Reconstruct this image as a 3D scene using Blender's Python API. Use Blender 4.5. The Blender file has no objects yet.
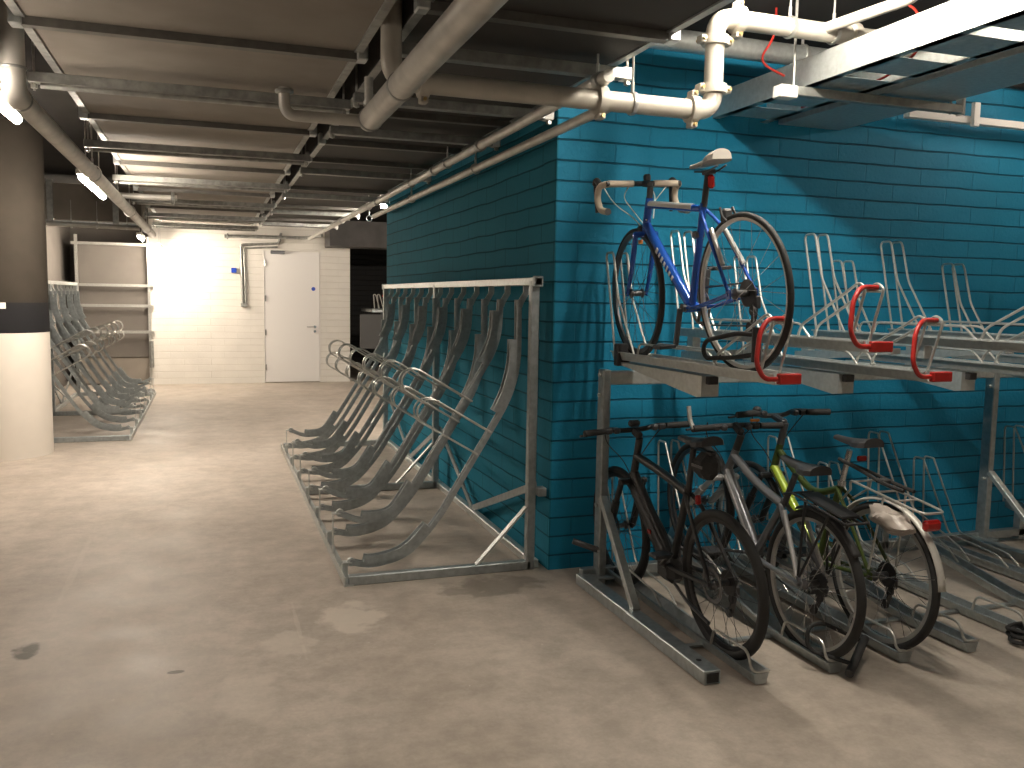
import bpy, math, random
from mathutils import Vector, Matrix
random.seed(7)
SC = bpy.context.scene
COL = SC.collection
PI = math.pi

# ------------------------------------------------------------------ camera
CAM_Z = 1.58
F_PX = 868.988
yaw, pitch, roll = 0.33456606, 0.09870168, -0.01704432
cy_, sy_ = math.cos(yaw), math.sin(yaw)
fwd = Vector((sy_*math.cos(pitch), cy_*math.cos(pitch), -math.sin(pitch)))
rgt = Vector((cy_, -sy_, 0)); dwn = fwd.cross(rgt)
c_, s_ = math.cos(roll), math.sin(roll)
r2 = c_*rgt + s_*dwn; d2 = -s_*rgt + c_*dwn
cam_d = bpy.data.cameras.new('camera'); cam = bpy.data.objects.new('camera', cam_d)
COL.objects.link(cam)
m = Matrix.Identity(4)
for i, v in enumerate((r2, -d2, -fwd)):
    for j in range(3): m[j][i] = v[j]
m[0][3], m[1][3], m[2][3] = 0, 0, CAM_Z
cam.matrix_world = m
cam_d.sensor_width = 36; cam_d.lens = F_PX/1024*36
cam_d.clip_start = 0.05; cam_d.clip_end = 100
SC.camera = cam

# ------------------------------------------------------------------ world / exposure
w = bpy.data.worlds.new('world'); SC.world = w; w.use_nodes = True
w.node_tree.nodes['Background'].inputs[0].default_value = (1, .9, .8, 1)
w.node_tree.nodes['Background'].inputs[1].default_value = 0.02
SC.view_settings.view_transform = 'Standard'; SC.view_settings.look = 'None'
SC.view_settings.gamma = 1; SC.view_settings.use_curve_mapping = False
SC.view_settings.exposure = 0.62
LAMP_AISLE = 240.0   # emission strength of the tubes over the far aisle
LAMP_MID = 270.0     # the tube beside the column
LAMP_NEAR = 32.0     # the nearer, weaker aisle tubes, and the added lamps out of view
LAMP_RACK = 175.0     # emission strength of the tubes over the two-tier rack

# ------------------------------------------------------------------ materials
MATS = {}
def mat(name, col, rough=.5, metal=0.0, bump=0.0, scale=20, var=0.0, emit=None, coat=0, detail=4, col2=None, spec=None):
    if name in MATS: return MATS[name]
    m = bpy.data.materials.new(name); m.use_nodes = True
    nt = m.node_tree; b = nt.nodes['Principled BSDF']
    b.inputs['Base Color'].default_value = (*col, 1)
    b.inputs['Roughness'].default_value = rough; b.inputs['Metallic'].default_value = metal
    if coat: b.inputs['Coat Weight'].default_value = coat
    if spec is not None: b.inputs['Specular IOR Level'].default_value = spec
    if emit:
        b.inputs['Emission Color'].default_value = (*emit[0], 1); b.inputs['Emission Strength'].default_value = emit[1]
    tc = nt.nodes.new('ShaderNodeTexCoord')
    no = nt.nodes.new('ShaderNodeTexNoise'); no.inputs['Scale'].default_value = scale; no.inputs['Detail'].default_value = detail
    nt.links.new(tc.outputs['Object'], no.inputs['Vector'])
    if var or col2:
        r = nt.nodes.new('ShaderNodeMix'); r.data_type = 'RGBA'
        c2 = col2 if col2 else tuple(min(1, c*(1-var)) for c in col)
        r.inputs[6].default_value = (*col, 1); r.inputs[7].default_value = (*c2, 1)
        cr = nt.nodes.new('ShaderNodeValToRGB'); cr.color_ramp.elements[0].position = .35; cr.color_ramp.elements[1].position = .65
        nt.links.new(no.outputs['Fac'], cr.inputs['Fac']); nt.links.new(cr.outputs['Color'], r.inputs[0])
        nt.links.new(r.outputs[2], b.inputs['Base Color'])
    if bump:
        bp = nt.nodes.new('ShaderNodeBump'); bp.inputs['Strength'].default_value = bump; bp.inputs['Distance'].default_value = .01
        nt.links.new(no.outputs['Fac'], bp.inputs['Height']); nt.links.new(bp.outputs['Normal'], b.inputs['Normal'])
    MATS[name] = m; return m

def brick_mat(name, col, colm, axis, bw=.44, rh=.1135, rough=.5, bump=1.0, squash=1.0, zoff=0.0, noise=.06, spec=.5, joint_shade=(.5, .5, .5)):
    m = bpy.data.materials.new(name); m.use_nodes = True
    nt = m.node_tree; b = nt.nodes['Principled BSDF']; L = nt.links.new; N = nt.nodes.new
    b.inputs['Roughness'].default_value = rough; b.inputs['Specular IOR Level'].default_value = spec
    tc = N('ShaderNodeTexCoord'); sx = N('ShaderNodeSeparateXYZ'); L(tc.outputs['Object'], sx.inputs[0])
    wob = N('ShaderNodeTexNoise'); wob.inputs['Scale'].default_value = 2.5; L(tc.outputs['Object'], wob.inputs['Vector'])
    ad = N('ShaderNodeMath'); ad.operation = 'MULTIPLY_ADD'; ad.inputs[1].default_value = .02; L(wob.outputs['Fac'], ad.inputs[0])
    L(sx.outputs['Z'], ad.inputs[2])
    ad2 = N('ShaderNodeMath'); ad2.inputs[1].default_value = zoff; L(ad.outputs[0], ad2.inputs[0])
    cx = N('ShaderNodeCombineXYZ'); L(sx.outputs['X' if axis == 'x' else 'Y'], cx.inputs[0]); L(ad2.outputs[0], cx.inputs[1])
    br = N('ShaderNodeTexBrick'); L(cx.outputs[0], br.inputs['Vector'])
    br.inputs['Scale'].default_value = 1; br.inputs['Brick Width'].default_value = bw; br.inputs['Row Height'].default_value = rh
    br.inputs['Mortar Size'].default_value = .006; br.inputs['Mortar Smooth'].default_value = .6; br.inputs['Bias'].default_value = 0
    br.inputs['Color1'].default_value = (*col, 1); br.inputs['Color2'].default_value = (*[c*(1-noise) for c in col], 1)
    br.inputs['Mortar'].default_value = (*colm, 1); br.offset = .5
    b2 = N('ShaderNodeTexBrick'); L(cx.outputs[0], b2.inputs['Vector'])
    b2.inputs['Scale'].default_value = 1; b2.inputs['Brick Width'].default_value = 90; b2.inputs['Row Height'].default_value = rh
    b2.inputs['Mortar Size'].default_value = .007; b2.inputs['Mortar Smooth'].default_value = .7
    no = N('ShaderNodeTexNoise'); no.inputs['Scale'].default_value = 40; no.inputs['Detail'].default_value = 6; L(tc.outputs['Object'], no.inputs['Vector'])
    n2 = N('ShaderNodeTexNoise'); n2.inputs['Scale'].default_value = 3; n2.inputs['Detail'].default_value = 3; L(tc.outputs['Object'], n2.inputs['Vector'])
    mx = N('ShaderNodeMix'); mx.data_type = 'RGBA'; mx.blend_type = 'MULTIPLY'; mx.inputs[0].default_value = .35
    L(br.outputs['Color'], mx.inputs[6]); L(n2.outputs['Color'], mx.inputs[7])
    gr = N('ShaderNodeValToRGB'); gr.color_ramp.elements[0].position = .3; gr.color_ramp.elements[0].color = (.75, .75, .75, 1)
    gr.color_ramp.elements[1].position = .7; gr.color_ramp.elements[1].color = (1, 1, 1, 1)
    L(n2.outputs['Fac'], gr.inputs['Fac']); L(gr.outputs['Color'], mx.inputs[7])
    dk = N('ShaderNodeMix'); dk.data_type = 'RGBA'; dk.blend_type = 'MULTIPLY'; L(b2.outputs['Fac'], dk.inputs[0])
    L(mx.outputs[2], dk.inputs[6]); dk.inputs[7].default_value = (*joint_shade, 1)  # level joints darkened in the colour to stand in for groove shadow
    L(dk.outputs[2], b.inputs['Base Color'])
    h = N('ShaderNodeMath'); h.operation = 'MULTIPLY_ADD'; h.inputs[1].default_value = -.9
    av = N('ShaderNodeMath'); av.operation = 'MULTIPLY_ADD'; av.inputs[1].default_value = .3; L(br.outputs['Fac'], av.inputs[0]); L(b2.outputs['Fac'], av.inputs[2])
    L(av.outputs[0], h.inputs[0])
    h2 = N('ShaderNodeMath'); h2.operation = 'MULTIPLY'; h2.inputs[1].default_value = .35; L(no.outputs['Fac'], h2.inputs[0])
    L(h2.outputs[0], h.inputs[2])
    bp = N('ShaderNodeBump'); bp.inputs['Strength'].default_value = bump; bp.inputs['Distance'].default_value = .012
    L(h.outputs[0], bp.inputs['Height']); L(bp.outputs['Normal'], b.inputs['Normal'])
    MATS[name] = m; return m

def floor_mat():
    m = bpy.data.materials.new('concrete_floor'); m.use_nodes = True
    nt = m.node_tree; b = nt.nodes['Principled BSDF']; L = nt.links.new; N = nt.nodes.new
    tc = N('ShaderNodeTexCoord')
    def noise(scale, det, stretch=None, rough=.5):
        n = N('ShaderNodeTexNoise'); n.inputs['Scale'].default_value = scale; n.inputs['Detail'].default_value = det
        n.inputs['Roughness'].default_value = rough
        if stretch:
            mp = N('ShaderNodeMapping'); mp.inputs['Scale'].default_value = stretch; L(tc.outputs['Object'], mp.inputs[0]); L(mp.outputs[0], n.inputs['Vector'])
        else: L(tc.outputs['Object'], n.inputs['Vector'])
        return n
    def ramp(n, p0, c0, p1, c1):
        r = N('ShaderNodeValToRGB'); r.color_ramp.elements[0].position = p0; r.color_ramp.elements[0].color = (*c0, 1)
        r.color_ramp.elements[1].position = p1; r.color_ramp.elements[1].color = (*c1, 1); L(n.outputs['Fac'], r.inputs[0]); return r
    def mix(a, bb, fac, mode='MIX'):
        x = N('ShaderNodeMix'); x.data_type = 'RGBA'; x.blend_type = mode
        if isinstance(fac, float): x.inputs[0].default_value = fac
        else: L(fac, x.inputs[0])
        L(a, x.inputs[6]); L(bb, x.inputs[7]); return x.outputs[2]
    base = ramp(noise(.9, 6), .35, (.46, .40, .34), .68, (.56, .495, .43)).outputs[0]
    st = ramp(noise(1.2, 5, (1.6, .35, 1)), .35, (.86, .86, .86), .65, (1, 1, 1)).outputs[0]
    c = mix(base, st, .6, 'MULTIPLY')
    mot = ramp(noise(6, 10, None, .72),   .38, (.66, .655, .64), .62, (1.0, 1.0, 1.0)).outputs[0]
    c = mix(c, mot, .75, 'MULTIPLY')
    fine = ramp(noise(60, 6), .3, (.9, .9, .9), .7, (1, 1, 1)).outputs[0]
    c = mix(c, fine, .7, 'MULTIPLY')
    spk = ramp(noise(28, 2), .74, (0, 0, 0), .80, (1, 1, 1)).outputs[0]
    dark = N('ShaderNodeRGB'); dark.outputs[0].default_value = (.55, .5, .44, 1)
    c = mix(c, dark.outputs[0], mix(spk, spk, .0))
    # shaped patches: (x, y, rx, ry, colour)
    wn = noise(9, 4)
    sx = N('ShaderNodeSeparateXYZ'); L(tc.outputs['Object'], sx.inputs[0])
    for (px, py, rx, ry, pc, st_) in ((.636, 4.175, .15, .21, (.62, .56, .48), .6), (.318, 3.93, .115, .15, (.60, .545, .47), .4), (.124, 3.447, .12, .22, (.60, .545, .47), .25),
                                  (-.787, 4.16, .060, .095, (.05, .045, .03), .9), (-.16, 3.755, .036, .015, (.06, .05, .04), .8),
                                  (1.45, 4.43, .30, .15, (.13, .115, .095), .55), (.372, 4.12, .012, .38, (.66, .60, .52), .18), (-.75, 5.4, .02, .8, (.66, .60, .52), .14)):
        def lin(o, off, sc):
            a = N('ShaderNodeMath'); a.operation = 'SUBTRACT'; L(sx.outputs[o], a.inputs[0]); a.inputs[1].default_value = off
            d = N('ShaderNodeMath'); d.operation = 'DIVIDE'; L(a.outputs[0], d.inputs[0]); d.inputs[1].default_value = sc
            p = N('ShaderNodeMath'); p.operation = 'MULTIPLY'; L(d.outputs[0], p.inputs[0]); L(d.outputs[0], p.inputs[1]); return p
        s = N('ShaderNodeMath'); L(lin('X', px, rx).outputs[0], s.inputs[0]); L(lin('Y', py, ry).outputs[0], s.inputs[1])
        wz = N('ShaderNodeMath'); wz.operation = 'MULTIPLY_ADD'; L(wn.outputs['Fac'], wz.inputs[0]); wz.inputs[1].default_value = 3.2; L(s.outputs[0], wz.inputs[2])
        mr = N('ShaderNodeMapRange'); L(wz.outputs[0], mr.inputs[0]); mr.inputs[1].default_value = 2.2; mr.inputs[2].default_value = 2.75
        mr.inputs[3].default_value = st_; mr.inputs[4].default_value = 0
        cc = N('ShaderNodeRGB'); cc.outputs[0].default_value = (*pc, 1)
        c = mix(c, cc.outputs[0], mr.outputs[0])
    L(c, b.inputs['Base Color'])
    rr = ramp(noise(3, 5), .3, (.42, .42, .42), .7, (.62, .62, .62)); L(rr.outputs[0], b.inputs['Roughness'])
    b.inputs['Specular IOR Level'].default_value = .35
    bp = N('ShaderNodeBump'); bp.inputs['Strength'].default_value = .25; bp.inputs['Distance'].default_value = .004
    L(noise(35, 8).outputs['Fac'], bp.inputs['Height']); L(bp.outputs[0], b.inputs['Normal'])
    MATS['concrete_floor'] = m; return m

TEAL = (.010, .25, .44)
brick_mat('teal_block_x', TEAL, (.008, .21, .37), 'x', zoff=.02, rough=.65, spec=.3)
brick_mat('teal_block_y_shaded', (.020, .19, .28), (.008, .11, .16), 'y', zoff=.02, rough=.8, bump=.6, spec=.12, joint_shade=(.74, .74, .74))  # same teal paint, with the side wall's shade put into a darker colour
brick_mat('white_block_x', (.80, .775, .72), (.76, .735, .68), 'x', bw=.44, rough=.6, noise=.03, bump=.5, joint_shade=(.9, .89, .87))
brick_mat('white_block_y', (.72, .69, .63), (.6, .58, .53), 'y', rough=.6, noise=.03, bump=.6, joint_shade=(.9, .89, .87))
brick_mat('black_block_x', (.02, .02, .02), (.012, .012, .012), 'x', rough=.7)
floor_mat()
G = mat('galvanised_steel', (.45, .49, .50), .42, .75, scale=30, var=.22, bump=.05)
GL = mat('galvanised_bright', (.60, .63, .62), .38, .7, scale=40, var=.15, bump=.03)
GW = mat('galvanised_wire', (.62, .62, .59), .35, .75, scale=60, var=.15)
GD = mat('zinc_strut', (.42, .43, .41), .45, .7, scale=20, var=.3)
PIPE = mat('primed_pipe', (.60, .585, .54), .45, .25, scale=9, var=.2, bump=.05)
PIPEW = mat('white_pipe', (.50, .47, .41), .4, .1, scale=9, var=.12, bump=.04)
BRASS = mat('brass_bolt', (.5, .38, .18), .35, .8)
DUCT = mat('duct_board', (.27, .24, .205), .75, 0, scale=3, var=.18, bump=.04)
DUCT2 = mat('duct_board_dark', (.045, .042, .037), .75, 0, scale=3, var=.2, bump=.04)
CEIL = mat('dark_soffit', (.02, .019, .018), .9, 0, scale=5, var=.3)
BLK = mat('black_paint', (.015, .015, .016), .45, 0, scale=20, var=.2)
BLKM = mat('matt_black_frame', (.018, .018, .019), .38, 0)
GF = mat('dull_flange_steel', (.17, .165, .15), .5, .5, scale=20, var=.2)
RUB = mat('black_rubber', (.022, .022, .022), .75, 0, scale=80, bump=.1)
PLAS = mat('black_plastic', (.03, .03, .032), .5, 0)
RED = mat('red_handle', (.40, .018, .013), .4, 0, scale=30, var=.15)
WHITE = mat('white_paint', (.8, .78, .74), .5, 0)
DOORM = mat('door_white', (.78, .765, .75), .45, 0)
STEEL = mat('polished_steel', (.6, .6, .6), .25, .95)
DSTEEL = mat('dark_steel', (.12, .12, .125), .35, .8)
ALU = mat('silver_rim', (.55, .55, .53), .35, .8)
BLUE = mat('blue_frame_paint', (.012, .085, .42), .25, .25, coat=.6)
BTAPE = mat('cream_bar_tape', (.50, .43, .34), .7, 0, scale=60, bump=.2)
SILVP = mat('silver_grey_paint', (.20, .205, .22), .3, .5, coat=.4)
SILVL = mat('pale_silver_paint', (.5, .5, .5), .3, .5, coat=.4)
GREEN = mat('lime_frame_paint', (.30, .42, .02), .3, .1, coat=.5)
OLIVE = mat('olive_frame_paint', (.045, .068, .012), .35, .1, coat=.4)
LRED = mat('red_lens', (.35, .015, .012), .2, 0)
ORNG = mat('orange_reflector', (.8, .25, .02), .3, 0)
BAG = mat('pale_plastic_bag', (.42, .37, .33), .35, 0, scale=12, var=.2, bump=.6)
SADW = mat('grey_white_saddle', (.40, .375, .34), .5, 0)
BANDM = mat('charcoal_band', (.016, .016, .018), .8, 0, spec=.1)
COLG = mat('bare_concrete', (.036, .031, .025), .9, 0, scale=6, var=.12, bump=.06, spec=.08)
COLW = mat('column_white', (.74, .69, .62), .6, 0, scale=4, var=.05)
TUBE = mat('lamp_tube', (1, 1, 1), .5, 0, emit=((1, .86, .70), LAMP_AISLE))
TUBEM = mat('lamp_tube_mid', (1, 1, 1), .5, 0, emit=((1, .87, .73), LAMP_MID))
TUBEN = mat('lamp_tube_near', (1, 1, 1), .5, 0, emit=((1, .86, .72), LAMP_NEAR))
TUBER = mat('lamp_tube_rack', (1, 1, 1), .5, 0, emit=((1, .90, .76), LAMP_RACK))
SIGNB = mat('sign_blue', (.01, .06, .45), .4, 0)
REDC = mat('red_cable', (.5, .03, .02), .5, 0)
BOARD = mat('recess_board', (.15, .135, .12), .75, 0, scale=4, var=.1)
DKGREY = mat('dark_grey_beam', (.085, .08, .078), .7, 0, scale=4, var=.3)
GPANEL = mat('grey_panel', (.10, .10, .10), .6, 0)

# ------------------------------------------------------------------ mesh helper
class MB:
    def __init__(s): s.v = []; s.f = []
    def add(s, vs, fs):
        o = len(s.v); s.v += [Vector(p) for p in vs]; s.f += [tuple(i+o for i in f) for f in fs]; return s
    def box(s, c, d, rot=None, bev=0):
        x, y, z = d[0]/2, d[1]/2, d[2]/2
        if bev:
            b = min(bev, x*.9, y*.9, z*.9); vs = []
            import itertools
            idx = {}
            for sx, sy, sz in itertools.product((-1, 1), repeat=3):
                for a in range(3):
                    p = [sx*(x-b), sy*(y-b), sz*(z-b)]; p[a] = (sx*x, sy*y, sz*z)[a]
                    idx[(sx, sy, sz, a)] = len(vs); vs.append(Vector(p))
            fs = []
            for a in range(3):
                u, w_ = (a+1) % 3, (a+2) % 3
                for sg in (-1, 1):
                    q = []
                    for (su, sw) in ((-1, -1), (1, -1), (1, 1), (-1, 1)):
                        k = [0, 0, 0]; k[a] = sg; k[u] = su; k[w_] = sw; q.append(idx[(*k, a)])
                    fs.append(q if sg > 0 else q[::-1])
                for su in (-1, 1):
                    for sw in (-1, 1):
                        k1 = [0, 0, 0]; k1[a] = -1; k1[u] = su; k1[w_] = sw; k2 = list(k1); k2[a] = 1
                        q = [idx[(*k1, u)], idx[(*k2, u)], idx[(*k2, w_)], idx[(*k1, w_)]]
                        fs.append(q if su*sw > 0 else q[::-1])
            for sx, sy, sz in itertools.product((-1, 1), repeat=3):
                q = [idx[(sx, sy, sz, 0)], idx[(sx, sy, sz, 1)], idx[(sx, sy, sz, 2)]]
                fs.append(q if sx*sy*sz > 0 else q[::-1])
        else:
            vs = [Vector((i, j, k)) for i in (-x, x) for j in (-y, y) for k in (-z, z)]
            fs = [(0, 1, 3, 2), (4, 6, 7, 5), (0, 4, 5, 1), (2, 3, 7, 6), (0, 2, 6, 4), (1, 5, 7, 3)]
        if rot is not None: vs = [rot @ p for p in vs]
        c = Vector(c); return s.add([p+c for p in vs], fs)
    def bar(s, a, b, wd, ht, up=(0, 0, 1), bev=0):
        a = Vector(a); b = Vector(b); d = b-a; l = d.length; y = d.normalized(); u = Vector(up)
        x = y.cross(u)
        if x.length < 1e-4: x = y.cross(Vector((1, 0, 0)))
        x.normalize(); z = x.cross(y)
        R = Matrix((x, y, z)).transposed()
        return s.box((a+b)/2, (wd, l, ht), R, bev)
    def sweep(s, pts, r, n=8, closed=False, prof=None, up=None, caps=True):
        pts = [Vector(p) for p in pts]; N = len(pts)
        if closed: tans = [(pts[(i+1) % N]-pts[i-1]).normalized() for i in range(N)]
        else: tans = [(pts[min(i+1, N-1)]-pts[max(i-1, 0)]).normalized() for i in range(N)]
        t = tans[0]; ref = Vector(up) if up else (Vector((0, 0, 1)) if abs(t.z) < .9 else Vector((1, 0, 0)))
        nrm = (ref-t*ref.dot(t)).normalized()
        if prof is None: pf = [(math.cos(2*PI*k/n), math.sin(2*PI*k/n)) for k in range(n)]
        else: pf = prof
        if isinstance(r, (list, tuple)) and len(r) != N:
            r = [r[min(len(r)-1, int(i*(len(r)-1)/(N-1)+.5))] for i in range(N)]
        n = len(pf); vs = []
        for i in range(N):
            t = tans[i]
            if up and prof is not None:
                nn = Vector(up); nn = nn-t*nn.dot(t)
                if nn.length > 1e-3: nrm = nn.normalized()
            else:
                nrm = (nrm-t*nrm.dot(t))
                nrm.normalize()
            bn = t.cross(nrm)
            rr = r[i] if isinstance(r, (list, tuple)) else r
            # mitre scale for non-smooth corners
            for (a, b_) in pf: vs.append(pts[i]+(bn*a+nrm*b_)*rr)
        fs = []
        for i in range(N if closed else N-1):
            j = (i+1) % N
            for k in range(n):
                k2 = (k+1) % n; fs.append((i*n+k, i*n+k2, j*n+k2, j*n+k))
        if not closed and caps:
            fs.append(tuple(range(n-1, -1, -1))); fs.append(tuple((N-1)*n+k for k in range(n)))
        return s.add(vs, fs)
    def tube(s, a, b, r, r1=None, n=12): return s.sweep([a, b], [r, r if r1 is None else r1], n)
    def lathe(s, c, prof, axis='z', n=32, closed=False):
        # prof: list of (radius, height along axis)
        vs = []; fs = []; m_ = len(prof)
        for k in range(n):
            a = 2*PI*k/n; ca, sa = math.cos(a), math.sin(a)
            for (r, h) in prof:
                p = {'z': (r*ca, r*sa, h), 'x': (h, r*ca, r*sa), 'y': (r*sa, h, r*ca)}[axis]
                vs.append(Vector(p)+Vector(c))
        for k in range(n):
            k2 = (k+1) % n
            for i in range(m_ if closed else m_-1):
                j = (i+1) % m_
                fs.append((k*m_+i, k2*m_+i, k2*m_+j, k*m_+j))
        if not closed:
            if prof[0][0] > 1e-6: fs.append(tuple(k*m_ for k in range(n-1, -1, -1)))
            if prof[-1][0] > 1e-6: fs.append(tuple(k*m_+m_-1 for k in range(n)))
        return s.add(vs, fs)
    def torus(s, c, R, r, axis='x', n=48, m_=10, rx=None):
        return s.lathe(c, [(R+r*math.cos(2*PI*k/m_), (rx or r)*math.sin(2*PI*k/m_)) for k in range(m_)], axis, n, True)
    def prism(s, poly, axis, h0, h1):
        # poly in the two other axes; axis 'x': poly=(y,z); 'y': (x,z); 'z': (x,y)
        n = len(poly)
        def P(p, h): return {'x': (h, p[0], p[1]), 'y': (p[0], h, p[1]), 'z': (p[0], p[1], h)}[axis]
        vs = [P(p, h0) for p in poly]+[P(p, h1) for p in poly]
        fs = [tuple(range(n-1, -1, -1)), tuple(range(n, 2*n))]+[(i, (i+1) % n, (i+1) % n+n, i+n) for i in range(n)]
        return s.add(vs, fs)
    def ball(s, c, r, n=12, m_=8):
        rx, ry, rz = r if isinstance(r, tuple) else (r, r, r)
        o = len(s.v)
        prof = [(math.sin(PI*i/m_), -math.cos(PI*i/m_)) for i in range(m_+1)]
        prof[0] = (0, -1); prof[-1] = (0, 1)
        s.lathe((0, 0, 0), prof, 'z', n)
        for i in range(o, len(s.v)):
            p = s.v[i]; s.v[i] = Vector((p.x*rx+c[0], p.y*ry+c[1], p.z*rz+c[2]))
        return s
    def build(s, name, material, parent=None, label=None, smooth=35, kind=None):
        me = bpy.data.meshes.new(name); me.from_pydata([tuple(p) for p in s.v], [], s.f)
        import bmesh
        bm = bmesh.new(); bm.from_mesh(me); bmesh.ops.remove_doubles(bm, verts=bm.verts, dist=1e-6)
        bmesh.ops.recalc_face_normals(bm, faces=bm.faces); bm.to_mesh(me); bm.free()
        me.materials.append(material); me.update()
        for p in me.polygons: p.use_smooth = True
        me.set_sharp_from_angle(angle=math.radians(smooth))
        o = bpy.data.objects.new(name, me); COL.objects.link(o)
        if parent: o.parent = parent
        if label: o['label'] = label
        if kind: o['kind'] = kind
        return o

def fil(pts, r, n=5):
    """round the corners of a polyline"""
    pts = [Vector(p) for p in pts]; out = [pts[0]]
    for i in range(1, len(pts)-1):
        p, a, b = pts[i], pts[i-1], pts[i+1]
        rr = r[i] if isinstance(r, (list, tuple)) else r
        da, db = (a-p), (b-p); d = min(rr, da.length*.48, db.length*.48)
        s0, s1 = p+da.normalized()*d, p+db.normalized()*d
        for k in range(n+1):
            t = k/n; out.append(s0*(1-t)**2+p*2*t*(1-t)+s1*t*t)
    out.append(pts[-1]); return out

def tag(o, label, cat, group=None, kind=None):
    o['label'] = label; o['category'] = cat
    if group: o['group'] = group
    if kind: o['kind'] = kind
    return o
def thing(name, loc, label, cat, group=None, rot=(0, 0, 0)):
    o = bpy.data.objects.new(name, None); COL.objects.link(o); o.location = loc; o.rotation_euler = rot
    o.empty_display_size = .1
    return tag(o, label, cat, group)
def solo(mb, name, material, label, cat, group=None, loc=None):
    """a thing that is one mesh; vertices given in world space"""
    o = mb.build(name, material); tag(o, label, cat, group)
    return o
def struct(mb, name, material, parent=None):
    o = mb.build(name, material, parent)
    if not parent: o['kind'] = 'structure'
    return o
ORD = ['first', 'second', 'third', 'fourth', 'fifth', 'sixth', 'seventh', 'eighth', 'ninth', 'tenth', 'eleventh', 'twelfth', 'thirteenth']

# ================================================================== SETTING
WY = 4.60; WX = 1.85; BY = 16.0; CH = 3.1; BLK_END = 9.6
struct(MB().box((1.5, 7.5, -.05), (9.6, 26, .1)), 'floor', MATS['concrete_floor'])
struct(MB().box((1.5, 7.5, CH+.05), (9.6, 26, .1)), 'ceiling', CEIL)
# teal block: two faces with their own course direction, the aisle face coloured darker for shade
wr = struct(MB().box(((WX+6.3)/2, WY+.1, CH/2), (6.3-WX, .2, CH)), 'wall_right', MATS['teal_block_x'])
struct(MB().box((WX+.099, (WY+.2+BLK_END)/2, CH/2), (.198, BLK_END-WY-.2, CH)), 'wall_side', MATS['teal_block_y_shaded'])
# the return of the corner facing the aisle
struct(MB().box((WX-.004, WY+.1, CH/2), (.008, .2, CH)), 'trim_1', MATS['teal_block_y_shaded'])
struct(MB().box((5.5, WY-.03, CH-.03), (7.2, .06, .06)), 'trim_2', CEIL)
# back wall (white blockwork) with the door opening left in
DX0, DX1, DZ = .82*1.09, 1.88, 2.34
bw = MB()
bw.box(((-.96+DX0)/2, BY+.1, CH/2), (DX0+.96, .2, CH)); bw.box(((DX1+2.41)/2, BY+.1, CH/2), (2.41-DX1, .2, CH))
bw.box(((DX0+DX1)/2, BY+.1, (CH+DZ)/2), (DX1-DX0, .2, CH-DZ))
struct(bw, 'wall_back', MATS['white_block_x'])
struct(MB().box((-.96, BY+.5, CH/2), (.01, 1.0, CH)), 'trim_3', MATS['white_block_y'])
struct(MB().box((-1.63, BY+1.05, CH/2), (1.4, .1, CH)), 'wall_recess', BOARD)
struct(MB().box((-2.4, 7.5, CH/2), (.2, 26, CH)), 'wall_left', BOARD)
struct(MB().box((1.5, -4.9, CH/2), (9.6, .2, CH)), 'wall_front', MATS['white_block_x'])
struct(MB().box((6.3, 7.5, CH/2), (.1, 26, CH)), 'wall_end', MATS['white_block_y'])
# dark room behind the opening
struct(MB().box((4.3, 19.6, CH/2), (3.9, .2, CH)), 'wall_far', MATS['black_block_x'])
struct(MB().box((2.40, BY+1.9, CH/2), (.05, 3.4, CH)), 'trim_4', BLK)
# door
d = thing('door_1', ((DX0+DX1)/2, BY-.0, 0), '', ''); del d['label']; del d['category']; d['kind'] = 'structure'
dw = DX1-DX0
MB().box((0, .03, DZ/2), (dw-.035, .05, DZ-.025), bev=.002).build('door_leaf', DOORM, d)
fr = MB(); fr.box((-dw/2+.006, .04, DZ/2), (.012, .09, DZ)).box((dw/2-.006, .04, DZ/2), (.012, .09, DZ)).box((0, .04, DZ-.005), (dw, .09, .010))
fr.build('door_frame', WHITE, d)
h = MB(); h.lathe((.42-.03, -.012, 1.0), [(.026, -.015), (.026, .0)], 'y', 20).tube((.39, 0, 1.0), (.39, -.055, 1.0), .009)
h.sweep(fil([(.39, -.05, 1.0), (.25, -.052, 1.0)], .01), .009)
h.lathe((.42-.03, -.012, .92), [(.024, -.012), (.024, .0)], 'y', 20); h.build('door_handle', STEEL, d)
MB().lathe((.37, .0, 1.68), [(.035, 0), (.035, .012)], 'y', 24).build('sign_disc', SIGNB, d, 'round blue sign disc')
for z in (.28, .9, 1.5, 2.12): MB().tube((-dw/2+.03, -.012, z-.05), (-dw/2+.03, -.012, z+.05), .011).build('hinge', STEEL, d)
MB().box((-.25, -.04, DZ-.03), (.24, .07, .06), bev=.008).build('door_closer', DSTEEL, d)
MB().bar((-.36, -.05, DZ-.02), (-.12, -.09, DZ-.01), .02, .012).build('closer_arm', DSTEEL, d)

# column
c = thing('column', (-1.90, 9.42, 0), 'round column, white below and bare grey above, with black band, beside left bike rack', 'column')
MB().lathe((0, 0, 0), [(.425, 0), (.425, 1.18)], 'z', 64).build('lower_shaft', COLW, c)
MB().lathe((0, 0, 0), [(.427, 1.18), (.427, 1.46)], 'z', 64).build('painted_band', BANDM, c, 'charcoal painted band')
MB().lathe((0, 0, 0), [(.424, 1.46), (.424, CH)], 'z', 64).build('upper_shaft', COLG, c, 'bare grey upper shaft')
a0 = math.radians(-104)
nt = MB().box((0, 0, 0), (.085, .004, .055)); nt_o = nt.build('notice', WHITE, c, 'small white notice')
nt_o.location = (.10, -.4165, 1.432); nt_o.rotation_euler = (0, 0, math.radians(13.5))

# dark lintel box over the opening
solo(MB().box((2.75, BY-.35, 2.64), (1.58, .7, .44)), 'dark_bulkhead', DKGREY, 'dark grey boxed bulkhead hanging above the black opening at the back', 'bulkhead')

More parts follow.
